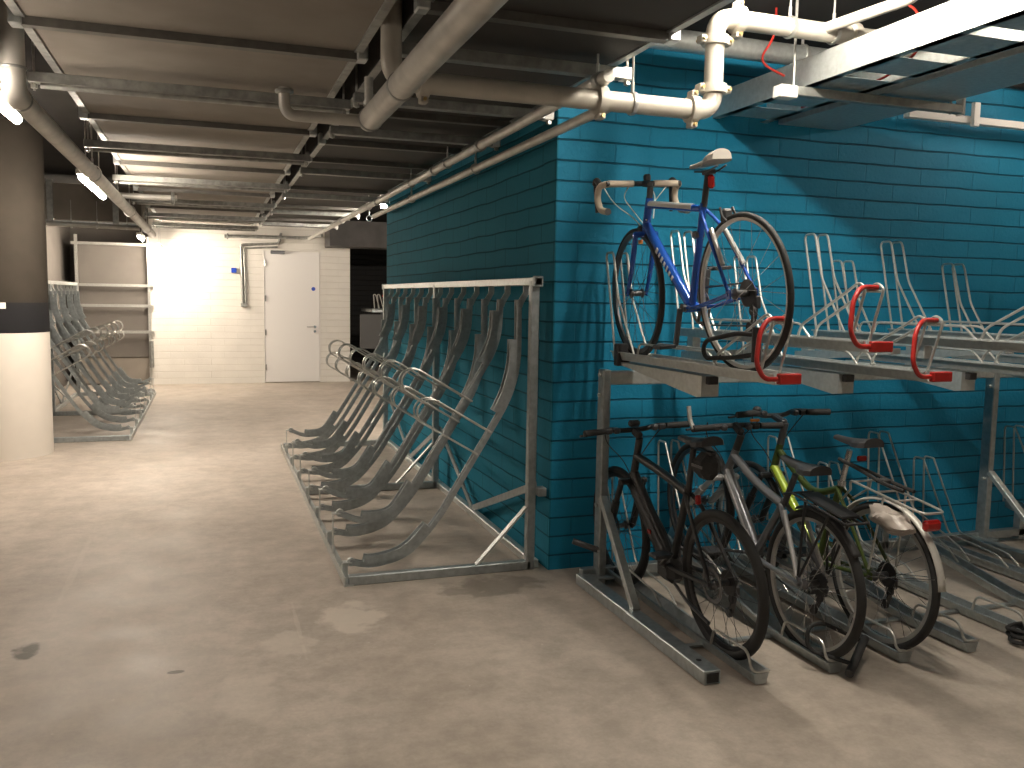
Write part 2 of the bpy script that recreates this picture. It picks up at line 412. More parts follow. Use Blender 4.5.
# conduit, sensor box on the back wall
cd = thing('wall_conduit', (.54, BY, 1.40), 'grey steel conduit dropping down the white back wall left of the door', 'conduit')
MB().sweep(fil([(0, -.03, 0), (-.02, -.03, 1.02), (.62, -.03, 1.06), (.66, -.03, 1.25)], .05), .022).build('conduit', GD, cd)
MB().sweep(fil([(.05, -.03, .02), (.03, -.03, .96), (.6, -.03, 1.0)], .05), .016).build('conduit', GD, cd)
MB().box((.02, -.03, -.02), (.11, .06, .07), bev=.008).build('junction_box', GD, cd)
solo(MB().box((.40, BY-.03, 1.975), (.09, .06, .085), bev=.008), 'call_point', SIGNB, 'small dark blue box on the white back wall beside the conduit', 'wall box')
wp = thing('wall_pipe', (.3, BY-.15, 2.57), 'thin horizontal pipe high on the back wall above the door', 'pipe')
MB().sweep(fil([(-.05, 0, -.02), (1.3, 0, 0), (1.55, -.4, .03)], .08), .028).build('pipe', GD, wp)
MB().torus((.0, 0, -.02), .04, .014, 'x', 20, 8).build('coupling', GD, wp)

# recess: boards on a strut frame
rf = thing('strut_frame', (-1.52, BY-.03, 0), 'pale boarded panel behind a strut frame in the back left recess', 'frame')
MB().box((0, .12, 1.42), (1.10, .04, 1.9)).build('board', BOARD, rf)
MB().box((0, .14, .24), (1.10, .04, .44)).build('board', DUCT, rf, 'darker lower board')
for x in (-.55, .55): MB().box((x, 0, 1.25), (.045, .05, 2.5)).build('upright', GW, rf)
for z, dk in ((1.68, 1), (1.34, 1), (.90, 1), (2.36, 1)):
    MB().box((0, -.02, z), (1.24, .045, .045)).build('rail', GW, rf)
MB().tube((.57, -.06, .30), (.57, -.06, .75), .035).build('riser_pipe', GD, rf)
solo(MB().box((-2.27, 12.7, 2.02), (.06, 1.0, .75)), 'wall_board', WHITE, 'pale board on the left wall seen just right of the column', 'board')

# ================================================================== SERVICES OVERHEAD
DZB = 2.66
def duct(name, x0, x1, y0, y1, mt, label):
    o = thing(name, ((x0+x1)/2, y0, DZB), label, 'duct'); wd = x1-x0; L = y1-y0
    MB().box((0, L/2, .16), (wd, L, .32)).build('duct_body', mt, o)
    for s in (-1, 1):
        MB().box((s*(wd/2-.018), L/2, -.004), (.036, L, .008)).build('edge_strip', GD, o)
    return o, wd
dA, wA = duct('ventilation_duct', -.71, .66, 1.2, 14.6, DUCT, 'wide brown board duct running down the aisle on the left')
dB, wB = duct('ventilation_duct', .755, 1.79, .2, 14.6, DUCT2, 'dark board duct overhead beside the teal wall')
for o, wd, y0, ys in ((dA, wA, 1.2, (2.05, 4.03, 6.0, 8.0, 9.95, 11.9, 13.8)), (dB, wB, .2, (1.3, 3.25, 5.2, 6.3, 7.15, 9.1, 11.0, 12.9))):
    for y in ys:
        MB().box((0, y-y0, -.018), (wd+.03, .05, .035)).build('flange', GF, o)
        for s in (-1, 1):
            MB().box((s*(wd/2+.0), y-y0, .0), (.05, .075, .075), bev=.006).build('corner_clip', GL, o)
        for fx in (-.2, .12) if o is dA else (-.1, .2):
            MB().box((fx*wd, y-y0+.055, -.01), (.05, .03, .018)).build('drive_clip', GL, o)
sysA = (4.84, 6.81, 8.70, 10.65, 12.6, 14.3)
for i, y in enumerate(sysA):
    s = thing('trapeze_strut', (-.02, y, DZB-.062), ORD[i]+' cross strut from the viewer under the left brown duct', 'strut', 'struts under the left duct')
    pr = [(-.026, -.026), (.026, -.026), (.026, .026), (.014, .026), (.014, -.012), (-.014, -.012), (-.014, .026), (-.026, .026)]
    MB().box((-.02, 0, 0), (1.54, .055, .05), bev=.003).build('channel', GD, s)
    MB().tube((-.73, -.05, -.045), (.70, -.05, -.045), .014, n=8).build('cable_conduit', GD, s)
    for sx in (-.765, .715):
        MB().tube((sx, 0, -.06), (sx, 0, CH-DZB+.06), .006, n=6).build('threaded_rod', GW, s)
        MB().lathe((sx, 0, -.05), [(.016, 0), (.016, .02)], 'z', 6).build('nut', GW, s)
sysB = (3.68, 4.65, 5.6, 7.5, 9.4, 11.3, 13.3)
for i, y in enumerate(sysB):
    s = thing('trapeze_strut', (1.30, y, DZB-.062), ORD[i]+' cross strut from the viewer under the dark right-hand duct', 'strut', 'struts under the right duct')
    MB().box((-.025, 0, 0), (1.11, .055, .05), bev=.003).build('channel', GD, s)
    MB().box((.50, 0, 0), (.05, .06, .055), bev=.004).build('end_cap', WHITE, s, 'strut end painted white as if lit')  # plain strut end whitened to imitate light falling on it
    for sx in (-.565, .508):
        MB().tube((sx, 0, -.05), (sx, 0, CH-DZB+.06), .006, n=6).build('threaded_rod', GW, s)
        MB().lathe((sx, 0, -.045), [(.016, 0), (.016, .02)], 'z', 6).build('nut', GW, s)

def coupling(mb_parent, c, axis, r, mt=None):
    mt = mt or PIPEW
    b = MB().lathe(c, [(r+.001, -.022), (r+.018, -.020), (r+.020, 0), (r+.018, .020), (r+.001, .022)], axis, 24)
    o = b.build('coupling', mt, mb_parent)
    C_ = Vector(c)
    for sg in (-1, 1):
        off = Vector((0, 0, sg*(r+.026))) if axis == 'x' else Vector((sg*(r+.026), 0, 0))
        u = {'x': Vector((0, 1, 0)), 'y': Vector((0, 0, 1)), 'z': Vector((0, 1, 0))}[axis]
        ax_ = {'x': (.034, .05, .026), 'y': (.026, .034, .05), 'z': (.026, .05, .034)}[axis]
        MB().box(C_+off, ax_, bev=.004).build('lug', mt, o)
        MB().tube(C_+off-u*.038, C_+off+u*.038, .0085, n=6).build('bolt', BRASS, o)
def hanger(parent, c, r, top, axis='y'):
    b = MB().torus(c, r+.004, .005, axis, 24, 6, rx=.012); b.tube((c[0], c[1], c[2]+r), (c[0], c[1], c[2]+r+.05), .008, n=8)
    b.build('hanger_ring', GW, parent)
    MB().tube((c[0], c[1], c[2]+r+.03), (c[0], c[1], top), .005, n=6).build('hanger_rod', GW, parent)

# P2 : the jointed white pipe crossing to the right
p = thing('drain_pipe', (0, 3.585, 2.45), 'fat white jointed pipe crossing level in front of the teal wall and stepping up', 'pipe')
MB().sweep(fil([(.707, 0, .60), (.707, 0, 0), (2.20, 0, 0), (2.20, 0, .42), (3.7, 0, .42)], .085, 8), .0435, 20).build('pipe', PIPEW, p)
for cc, ax in (((1.635, 0, 0), 'x'), ((2.095, 0, 0), 'x'), ((2.20, 0, .10), 'z'), ((2.20, 0, .315), 'z'), ((2.315, 0, .42), 'x'), ((2.96, 0, .42), 'x'), ((.84, 0, 0), 'x')):
    coupling(p, cc, ax, .0435)
hanger(p, (1.79, 0, 0), .0435, CH-2.45, 'x'); hanger(p, (2.85, 0, .42), .0435, CH-2.45, 'x'); hanger(p, (2.60, 0, .42), .0435, CH-2.45, 'x')
MB().sweep(fil([(2.78, 0, .43), (2.85, -.53, .43), (2.85, -.58, .54)], .06), .026, 14).build('branch_pipe', PIPEW, p)
p = thing('service_pipe', (2.2, 4.15, 2.93), 'grey level pipe behind the fat white pipe above the teal wall', 'pipe')
MB().tube((-.3, 0, 0), (1.9, 0, 0), .055, n=20).build('pipe', GL, p); hanger(p, (.9, 0, 0), .055, CH-2.93, 'x')
# P1 : big pipe overhead
p = thing('sprinkler_main', (.668, 3.89, 2.34), 'thick grey pipe running overhead toward the viewer, capped at its far end', 'pipe')
MB().lathe((0, 0, 0), [(0, 0), (.038, 0), (.049, -.010), (.049, -4.6)], 'y', 32).build('pipe', PIPE, p)
for y in (-.05, -.68, -2.1): MB().lathe((0, y, 0), [(.049, -.010), (.053, -.008), (.053, .008), (.049, .010)], 'y', 32).build('joint_ring', GD, p)
MB().tube((-.01, -.06, .04), (-.01, -.06, .17), .019).build('riser', GW, p)
MB().lathe((-.01, -.06, .050), [(.024, 0), (.024, .018)], 'z', 16).build('riser_collar', GW, p)
MB().sweep(fil([(-.02, -.03, -.01), (-.335, -.03, -.01), (-.36, -.03, .02), (-.36, -.03, .10)], .045, 6), .0235, 14).build('branch_pipe', PIPE, p)
MB().torus((-.36, -.03, .085), .029, .010, 'z', 20, 8).build('coupling', GD, p)
hanger(p, (0, -2.0, 0), .05, CH-2.34, 'y')
# P3, P4 : thin pipes by the teal wall
p = thing('sprinkler_pipe', (1.634, 3.50, 2.537), 'thin grey pipe running back under the dark duct, left of its twin', 'pipe')
MB().tube((0, 0, 0), (0, 12.0, 0), .0275, n=14).build('pipe', PIPE, p)
for y in (.1, 1.9, 3.1, 5.5, 8): MB().lathe((0, y, 0), [(.03, -.03), (.037, -.027), (.037, .027), (.03, .03)], 'y', 16).build('joint_ring', GD, p)
for y in (.12, 2.7, 3.9, 6): hanger(p, (0, y, 0), .029, .12, 'y')
p = thing('sprinkler_pipe', (1.722, 3.585, 2.45), 'thin grey pipe hugging the teal side wall, below and right of its twin', 'pipe')
MB().tube((0, 0, 0), (0, 6.1, 0), .0255, n=14).build('pipe', PIPE, p)
for y in (2.2, 4.2, 6.4): hanger(p, (0, y, 0), .028, .19, 'y')
# P5 : left pipe with elbow
p = thing('drop_pipe', (-.765, 4.24, 2.40), 'grey pipe at far left dropping from the ceiling then running back past the lamps', 'pipe')
MB().sweep(fil([(0, -.02, .68), (0, 0, 0), (0, 9.4, 0)], .10, 8), .048, 20).build('pipe', PIPE, p)
MB().lathe((0, 0, .105), [(.051, -.006), (.054, 0), (.051, .006)], 'z', 24).build('joint_ring', GD, p)
MB().lathe((0, .11, .0), [(.051, -.006), (.054, 0), (.051, .006)], 'y', 24).build('joint_ring', GD, p)
for y in (2.6, 5.6, 8.2): hanger(p, (0, y, 0), .052, CH-2.40, 'y')

# dark cross duct and details at the far left, above the left rack
cdx = thing('cross_duct', (-1.57, 13.0, 2.48), 'dark flat duct crossing between the left wall and the aisle duct', 'duct')
MB().box((0, 0, .24), (1.46, .7, .46)).build('duct_body', DUCT, cdx)
for x in (-.35, .42): MB().box((x, -.37, .24), (.07, .04, .54)).build('strap', GD, cdx)
MB().box((0, -.33, -.02), (1.5, .05, .04)).build('support_channel', GL, cdx)
hp = thing('cross_pipe', (-2.2, 12.4, 2.42), 'pale pipe crossing under the dark duct at far left', 'pipe')
MB().tube((0, 0, 0), (1.35, 0, -.02), .03).build('pipe', PIPE, hp)
for x in (.55, .85, 1.2): hanger(hp, (x, 0, -.01), .032, .3, 'x')
# small pipe with coupling below the left duct
hp = thing('cross_pipe', (-.9, 9.6, 2.53), 'short pipe with round flange crossing under the left duct', 'pipe')
MB().tube((0, 0, 0), (.60, 0, 0), .03).build('pipe', PIPE, hp)
MB().torus((.56, 0, 0), .05, .018, 'x', 24, 8).build('coupling', GD, hp)
for x in (.05,): hanger(hp, (x, 0, 0), .03, .3, 'x')

# lamps -------------------------------------------------------------
def batten(loc, L, label, ax='y', tb=None):
    o = thing('batten_light', loc, label, 'lamp', 'batten lights')
    if ax == 'x': o.rotation_euler = (0, 0, -PI/2)
    MB().box((0, L/2, .030), (.075, L, .045), bev=.006).build('housing', WHITE, o)
    MB().sweep([(0, .02, -.012), (0, L-.02, -.012)], .024, 12).build('tube', tb or TUBE, o)
    for y in (L*.2, L*.8): MB().tube((0, y, .05), (0, y, CH-loc[2]), .005, n=6).build('hanger_rod', GW, o)
    return o
batten((-.90, 3.60, 2.44), 1.45, 'glowing batten lamp at the far left edge beside the drop pipe', tb=TUBEN)
batten((-.90, 7.35, 2.44), 1.45, 'glowing batten lamp hanging above the aisle beside the column', tb=TUBEM)
batten((1.93, 10.5, 2.66), 1.4, 'glowing batten lamp peeping past the far end of the teal wall, near the dark bulkhead', 'x', tb=TUBEM)
batten((-.98, 14.1, 2.40), .80, 'glowing short batten lamp near the back left recess, left of its neighbour')
batten((-.76, 14.9, 2.28), .80, 'glowing short batten lamp closest to the white back wall')
batten((-.90, -.6, 2.44), 1.45, 'batten lamp over the aisle behind the viewer', tb=TUBEN)
batten((2.28, 2.10, 3.0), 1.45, 'batten lamp above the two-tier rack between duct and tray', tb=TUBER)
batten((5.3, 3.0, 2.97), 1.2, 'added unseen batten lamp beyond the right edge, brightening the right half of the wall', tb=TUBEN)  # extra lamp out of view, added to lift the right half of the wall
batten((2.20, -2.3, 2.97), 1.45, 'added unseen batten lamp behind the viewer on the right, lighting the foreground floor', tb=TUBEN)  # unseen lamp added to light the foreground floor

# cable trays --------------------------------------------------------
TRZ = 2.66
def tray(x0, x1, y0, label, hgt=.135, holes=False):
    o = thing('cable_tray', ((x0+x1)/2, y0, TRZ), label, 'cable tray', 'cable trays')
    wd = x1-x0; L = WY-.0-y0
    mb = MB()
    nx, ny = 5, int(L/.1)
    if holes == 'ladder':
        k = 0
        while .17+k*.36 < L: mb.box((0, .17+k*.36, 0), (wd, .25, .003)); k += 1
        mb.box((-wd/2+.02, L/2, 0), (.05, L, .003)).box((wd/2-.02, L/2, 0), (.05, L, .003))
    elif holes:
        # perforated base: ladder of slats with slots
        cell = wd/nx
        for j in range(ny):
            y = (j+.5)*L/ny
            mb.box((0, y-L/ny*.36, 0), (wd, L/ny*.28, .003))
            for i in range(nx+1):
                x = -wd/2+i*cell
                mb.box((max(-wd/2+.01, min(wd/2-.01, x)), y+L/ny*.14, 0), (.035 if 0 < i < nx else .02, L/ny*.72, .003))
    else: mb.box((0, L/2, 0), (wd, L, .003))
    mb.build('tray_base', GL, o)
    MB().box((-wd/2, L/2, hgt/2), (.004, L, hgt)).build('side_flange', GL, o)
    MB().box((wd/2, L/2, hgt/2), (.004, L, hgt)).build('side_flange', GL, o)
    MB().box((-wd/2+.008, L/2, hgt), (.02, L, .004)).build('lip', GL, o)
    return o
tray(2.83, 3.20, .6, 'galvanised cable tray overhead nearest the white pipe, its side brightly lit', .135, 'ladder')
tray(3.29, 3.74, .9, 'wide perforated cable tray overhead, right of the brightly lit one', .06)
ts = thing('tray_support', (3.25, 3.74, 2.625), 'strut with hanger rods crossing beneath the cable trays near the wall', 'strut')
MB().box((0, 0, 0), (1.16, .045, .045), bev=.003).build('channel', GD, ts)
MB().box((-.545, 0, -.01), (.10, .07, .06), bev=.004).build('end_cap', WHITE, ts, 'strut end painted white as if lit')
MB().box((.57, 0, .05), (.02, .05, .16), bev=.003).build('end_plate', WHITE, ts, 'white end plate')
for x in (-.50, .50): MB().tube((x, 0, -.03), (x, 0, CH-2.622), .007, n=8).build('hanger_rod', GW, ts)
ts = thing('tray_support', (3.15, 2.0, 2.622), 'strut with hanger rods crossing beneath the cable trays nearer the viewer', 'strut')
MB().box((0, 0, 0), (.80, .045, .045), bev=.003).build('channel', GD, ts)
MB().box((-.38, -.0, .05), (.05, .06, .12), bev=.004).build('end_plate', WHITE, ts, 'white end plate')
MB().torus((-.40, -.05, .07), .03, .012, 'x', 16, 8).build('clamp', GD, ts)
for x in (-.36, .3): MB().tube((x, 0, -.03), (x, 0, CH-2.622), .007, n=8).build('hanger_rod', GW, ts)
tk = thing('cable_trunking', (5.1, 4.46, 2.765), 'slim white trunking running level along the top right of the teal wall', 'trunking')
MB().box((0, 0, 0), (1.95, .05, .045), bev=.003).build('trunking', WHITE, tk)
MB().box((-.46, -.04, .03), (.05, .03, .15), bev=.003).build('bracket', WHITE, tk)
for q, pts in enumerate(([(2.80, 3.98, 3.1), (2.78, 3.95, 2.95), (2.66, 3.92, 2.80), (2.81, 3.90, 2.74)], [(3.05, 3.6, 3.1), (3.2, 3.45, 3.0), (3.12, 3.3, 2.85), (3.0, 3.2, 2.7), (3.1, 3.5, 2.67), (3.15, 4.2, 2.67)])):
    solo(MB().sweep(fil(pts, .08), .006, 8), 'red_cable', REDC, ('short red cable looping down beside the tray end near the wall', 'long red cable looping over the white pipe and lying in the tray')[q], 'cable', 'red cables')

# ================================================================== SEMI-VERTICAL RACKS
def offset_poly(pts, d):
    """offset an open x-z polyline sideways by d"""
    out = []
    for i, p in enumerate(pts):
        a = pts[max(i-1, 0)]; b = pts[min(i+1, len(pts)-1)]
        t = Vector((b[0]-a[0], b[1]-a[1])).normalized(); out.append((p[0]-t.y*d, p[1]+t.x*d))
    return out
def xz(pts, y): return [(p[0], y, p[1]) for p in pts]
def fil2(pts, r, n=8): return [(p.x, p.z) for p in fil([(a, 0, b) for a, b in pts], r, n)]
LOWP = fil2([(1.700, 1.57), (1.705, 1.08), (1.22, .285), (1.04, .095), (.84, .055), (.715, .085)], [0, .22, .20, .14, .08, 0])
HIGP = fil2([(1.700, 1.57), (1.668, 1.33), (1.25, .545), (1.03, .235), (.83, .235), (.70, .285)], [0, .26, .12, .20, .10, 0])
HIGP = fil2([(1.700, 1.57), (1.690, 1.30), (1.20, .49), (1.03, .235), (.83, .225), (.70, .285)], [0, .26, .22, .20, .10, 0])
def prof_dist(P):
    d = [0]
    for i in range(1, len(P)): d.append(d[-1]+math.hypot(P[i][0]-P[i-1][0], P[i][1]-P[i-1][1]))
    return d
def sub(P, s0, s1):
    d = prof_dist(P); T = d[-1]; out = []
    N = 26
    for k in range(N+1):
        s = (s0+(s1-s0)*k/N)*T
        for i in range(1, len(P)):
            if d[i] >= s-1e-9:
                t = (s-d[i-1])/max(1e-9, d[i]-d[i-1]); out.append((P[i-1][0]*(1-t)+P[i][0]*t, P[i-1][1]*(1-t)+P[i][1]*t)); break
    return out
def near_s(P, q):
    best = min(((math.hypot(a-q[0], b-q[1]), i) for i, (a, b) in enumerate(sub(P, 0, 1)))); return best[1]/26
CHAN = {}
def semi_rack(loc, rotz, label, y0=0.0, n_low_first=13, nh=13):
    """local frame: x toward the wall side as measured in the photo, y along the rack from its near end"""
    R = thing('bike_rack', loc, label, 'bike rack', 'semi-vertical bike racks'); R.rotation_euler = (0, 0, rotz)
    L = 4.45
    for y in (0, 2.27, L):
        MB().box((1.745, y, .84), (.05, .05, 1.68), bev=.005).build('post', G, R)
    MB().box((1.745, L/2, 1.675), (.045, L+.14, .045), bev=.004).build('top_rail', GL, R)
    for y in (-.055, L+.055): MB().box((1.745, y, 1.675), (.055, .03, .06), bev=.004).build('end_cap', G, R)
    MB().box((1.78, L/2, .025), (.05, L, .05), bev=.005).build('back_rail', GL, R)
    f = MB().box((.69, L/2, .004), (.05, L+.06, .008)); f.box((.668, L/2, .025), (.006, L+.06, .05)); f.build('front_rail', GL, R)
    for y in (0, 2.27, L): MB().box((1.22, y, .027), (1.06, .05, .054), bev=.005).build('base_bar', G, R)
    for y in (0, 2.27, L):
        MB().bar((1.72, y, .37), (1.42, y, .05), .04, .012, up=(1, 0, 1)).build('foot_brace', GL, R)
    for (ya, za, yb, zb) in ((.02, .49, 1.30, .05), (2.25, .49, 1.32, .05), (2.29, .49, 3.40, .05), (4.43, .49, 3.42, .05)):
        MB().bar((1.785, ya, za), (1.785, yb, zb), .012, .045, up=(0, 0, 1)).build('back_brace', G, R)
    MB().box((1.79, -.05, .47), (.05, .06, .05), bev=.004).build('brace_bracket', G, R)
    for i in range(nh):
        y = .13+i*.332
        hi = i % 2; P = HIGP if hi else LOWP
        U = [(-1, -.45), (1, -.45), (1, 1), (.72, 1), (.72, -.2), (-.72, -.2), (-.72, 1), (-1, 1)]
        # wheel channel: an open channel that follows the profile
        if ('c', hi) not in CHAN:
            mb = MB().sweep(xz(P, 0), .021, prof=U, up=(-1, 0, 1))
            s0 = near_s(P, (1.692, 1.49 if hi else 1.31)); s1 = near_s(P, (1.60, 1.14) if hi else (1.58, .93))
            W = [(-1, -.6), (1, -.6), (1, 1), (.8, 1), (.8, -.3), (-.8, -.3), (-.8, 1), (-1, 1)]
            up_ = MB().sweep(xz(offset_poly(sub(P, s0, s1), -.036), 0), .026, prof=W, up=(-1, 0, 1))
            s2 = near_s(P, (1.17, .44) if hi else (1.19, .27)); s3 = near_s(P, (.81, .235) if hi else (.82, .06))
            lo_ = MB().sweep(xz(offset_poly(sub(P, s2, s3), -.03), 0), .028, prof=W, up=(-1, 0, 1))
            hk = MB().sweep([(1.742, 0, 1.69), (1.742, 0, 1.61), (1.712, 0, 1.560), (1.70, 0, 1.53)], 1, prof=[(-.018, -.004), (.018, -.004), (.018, .004), (-.018, .004)], up=(0, -1, 0))
            toe = MB().lathe((P[-1][0]+.01, 0, P[-1][1]+.004), [(.024, -.012), (.024, .012)], 'y', 14).box((P[-1][0]-.012, 0, P[-1][1]+.004), (.05, .05, .006))
            CHAN[('c', hi)] = (mb, up_, lo_, hk, toe)
        mb, up_, lo_, hk, toe = CHAN[('c', hi)]
        key = ('o', hi)
        if key not in CHAN:
            obs = []
            ch = mb.build('wheel_channel', G, R)
            obs.append(ch)
            obs.append(up_.build('tyre_guide', G, ch)); obs.append(lo_.build('tyre_guide', G, ch))
            obs.append(hk.build('hook_strap', GL, ch)); obs.append(toe.build('toe_stop', GL, ch))
            # hoops stand out square to the channel
            base = Vector((1.462, .754)) if not hi else Vector((1.445, .896))
            u = Vector((.074, .117)).normalized(); nn = Vector((-.86, .51)).normalized()
            for s in (-1, 1):
                A = base+u*.075; B = base-u*.075; ln = .345
                pts = [A-nn*.03]+[A+nn*t for t in (0, ln)]
                arc = [base+nn*(ln)+u*.075*math.cos(a)+nn*.075*math.sin(a) for a in [PI*k/10 for k in range(1, 10)]]
                pts2 = [A+nn*ln]+arc+[B+nn*ln, B-nn*.03]
                seq = [A-nn*.03]+pts2
                obs.append(MB().sweep([(q.x, s*.042, q.y) for q in seq], .0058, 8).build('wheel_hoop', GW, ch))
            if hi: obs.append(MB().box((.668, 0, .15), (.006, .03, .26)).build('front_strap', GL, ch))
            else: obs.append(MB().box((.69, 0, .045), (.03, .03, .08)).build('front_strap', GL, ch))
            CHAN[key] = obs
            ch.location = (0, y, 0)
        else:
            src = CHAN[key]; ch = src[0].copy(); COL.objects.link(ch); ch.parent = R; ch.location = (0, y, 0)
            for s_ in src[1:]:
                q = s_.copy(); COL.objects.link(q); q.parent = ch
    return R
semi_rack((0, 4.66, 0), 0, 'galvanised semi-vertical bike rack standing along the teal side wall')
# the twin by the left wall is the same rack turned round: its near end is its own far end
semi_rack((-.15, 14.45, 0), PI, 'galvanised semi-vertical bike rack at far left behind the round column')

# ================================================================== TWO-TIER RACK
TT = thing('two_tier_rack', (0, 0, 0), 'galvanised two-tier bike rack with red pull handles in front of the teal wall', 'bike rack')
PY = 4.30
for X, XB in ((2.03, 1.94), (4.81, 4.76)):
    MB().box((X, PY, .60), (.045, .075, 1.20), bev=.005).build('post', G, TT)
    b = MB().box((XB, 3.66, .030), (.08, 1.34, .06), bev=.004); b.build('base_beam', G, TT)
    MB().box((XB, 2.988, .030), (.055, .006, .04)).build('beam_opening', BLK, TT)
    MB().lathe((XB, 3.1, .0605), [(.012, 0), (.012, .001)], 'z', 16).build('bolt_hole', BLK, TT)
    MB().bar((X-.01, 4.26, .50), (XB+.02, 3.72, .055), .045, .032, up=(0, 1, 0), bev=.003).build('brace', GL, TT)
    MB().box((X, PY, .05), (.12, .16, .01)).build('foot_plate', G, TT)
    for z in (1.17, 1.06, .45): MB().lathe((X-.024, PY, z), [(.012, -.012), (.012, .012)], 'x', 6).build('bolt', GW, TT)
MB().box((4.03, PY, 1.155), (4.02, .06, .075), bev=.005).build('cross_beam', GL, TT)
MB().box((3.98, PY+.03, .06), (4.1, .05, .05), bev=.004).build('floor_rail', G, TT)
MB().box((3.98, 3.35, .012), (4.1, .03, .01)).build('tie_bar', G, TT)
MB().box((2.10, 4.24, 1.285), (.075, .05, .12), bev=.006).build('damper_box', PLAS, TT, 'black plastic box on top of the post')
TU = [(-1, -.5), (-.8, -.5), (-.8, -.5)]
def track_prof(top=.055, bot=.032, h=.05, t=.004):
    # (side, up) pairs in metres, top edge at 0
    return [(-top, 0), (-top-.012, 0), (-top-.012, -.006), (-top-.003, -.006), (-bot, -h), (bot, -h), (top+.003, -.006), (top+.012, -.006), (top+.012, 0), (top, 0), (bot-t*.4, -h+t), (-bot+t*.4, -h+t)]
def loop_pts(s, z0, yb, H, kink=True, lead=0):
    x = s*.042
    if kink:
        return [(x, yb-.02, z0), (x, yb+.12, z0+H-.02), (x, yb+.11, z0+H), (x, yb+.04, z0+H), (x, yb+.025, z0+H-.03), (x, yb-.04, z0+.30), (x, yb-.25, z0)]
    return [(x, yb+.03, z0), (x, yb+.06, z0+H-.02), (x, yb+.05, z0+H), (x, yb-.02, z0+H), (x, yb-.03, z0+H-.02), (x, yb-.26, z0+.09), (x, yb-.62, z0+.055), (x, yb-.70, z0)]
def upper_track(X, zt, i, hname):
    zt += .012; dy = (-.06, -.10, -.17, .0, -.07, -.05, -.17, -.1)[i]; ny = (2.85, 2.78, 2.84, 2.80, 2.84, 2.80, 2.84, 2.84)[i]-2.85
    o = MB().sweep([(X, 4.38+dy, zt), (X, 2.87+ny, zt)], 1, prof=track_prof(.05, .04, .045), up=(0, 0, 1)).build('upper_track', GL, TT)
    for s in (-1, 1):
        pts = [(X+a, b, c2) for a, b, c2 in loop_pts(s, zt-.01, 4.38+dy, .545)]
        MB().sweep(fil(pts, .03), .0062, 8).build('wheel_loop', GW, o)
        # low guard rods along the track
        MB().sweep(fil([(X+s*.05, 4.02, zt-.005), (X+s*.05, 4.0, zt+.055), (X+s*.05, 3.34, zt+.055), (X+s*.05, 3.27, zt-.005)], .03), .0055, 8).build('guard_rod', GW, o)
        # near hoop
        x = X+s*.045
        MB().sweep(fil([(x, 3.30+ny, zt-.005), (x, 3.28+ny, zt+.05), (x, 2.99+ny, zt+.20), (x, 2.93+ny, zt+.235), (x, 2.89+ny, zt+.21), (x, 2.96+ny, zt-.005)], .035), .0062, 8).build('hoop', GW, o)
    MB().tube((X-.045, 2.91+ny, zt+.20), (X+.045, 2.91+ny, zt+.20), .006, n=8).build('hoop_tie', GW, o)
    y = 2.85+ny
    MB().sweep(fil([(X-.045, y, zt-.02), (X-.105, y, zt-.02), (X-.145, y, zt+.04), (X-.120, y+.02, zt+.16), (X-.085, y+.03, zt+.205), (X-.045, y+.05, zt+.215), (X+.03, y+.06, zt+.215)], .045, 6), .0098, 12).build('pull_handle', RED, o, 'red pull handle')
    MB().box((X+.01, y, zt-.02), (.10, .03, .042), bev=.004).build('end_cap', RED, o, 'red end cap')
    if i % 2 == 0:
        b = MB().prism([(4.26, 1.245), (3.40, 1.245), (3.40, 1.15), (3.44, 1.145), (4.26, 1.235)], 'x', X-.045, X+.045); b.build('support_arm', GL, o)
        MB().box((X+.0, 3.385, 1.225), (.05, .03, .035), bev=.003).build('arm_bolt', PLAS, o)
    else:
        MB().box((X, 4.18, (zt+1.19)/2-.02), (.05, .06, zt-1.19-.04), bev=.003).build('support_stub', GL, TT)
        MB().box((X, 3.62, zt-.075), (.05, .06, .07), bev=.003).build('support_stub', GL, o)
        MB().prism([(4.26, 1.245), (3.5, 1.33), (3.5, 1.36), (4.26, 1.30)], 'x', X-.03, X+.03).build('support_arm', GL, TT)
    return o
UX = [2.13, 2.505, 2.88, 3.26, 3.64, 4.02, 4.40, 5.17]
for i, X in enumerate(UX):
    o_ = upper_track(X, 1.29 if i % 2 == 0 else 1.42, i, '')
    if i == 3: o_.location = (0, -.30, 0)      # this one stands pulled out
def lower_track(X, hi, i):
    z0 = .058
    zf = z0+(.20 if hi else .02)
    pts = [(X, 2.93, z0), (X, 3.35, z0), (X, 4.42, zf)]
    o = MB().sweep(fil(pts, .1), 1, prof=track_prof(.036, .024, .052, .003), up=(0, 0, 1)).build('lower_track', G, TT)
    for s in (-1, 1):
        p2 = [(X+a, b, c2) for a, b, c2 in loop_pts(s, zf-.01, 4.40, .52, False)]
        if hi: p2[-1] = (p2[-1][0], p2[-1][1], zf-.125); p2[-2] = (p2[-2][0], p2[-2][1], zf-.06)
        MB().sweep(fil(p2, .03), .0058, 8).build('wheel_loop', GW, o)
    MB().sweep(fil([(X-.044, 3.24, z0), (X-.044, 3.22, z0+.08), (X-.044, 2.96, z0+.08), (X-.044, 2.93, z0+.0), (X+.044, 2.93, z0+.0)], .035), .0062, 8).build('end_hoop', GW, o)
    if hi: MB().box((X, 4.33, zf/2-.02), (.05, .05, zf-.06)).build('stilt', G, o)
    MB().prism([(-.038, .052), (.038, .052), (.024, .006), (-.024, .006)], 'y', 2.925, 2.932).build('end_plate', G, o).location = (X, 0, 0)
for i, X in enumerate(UX): lower_track(X, i % 2 == 1, i)

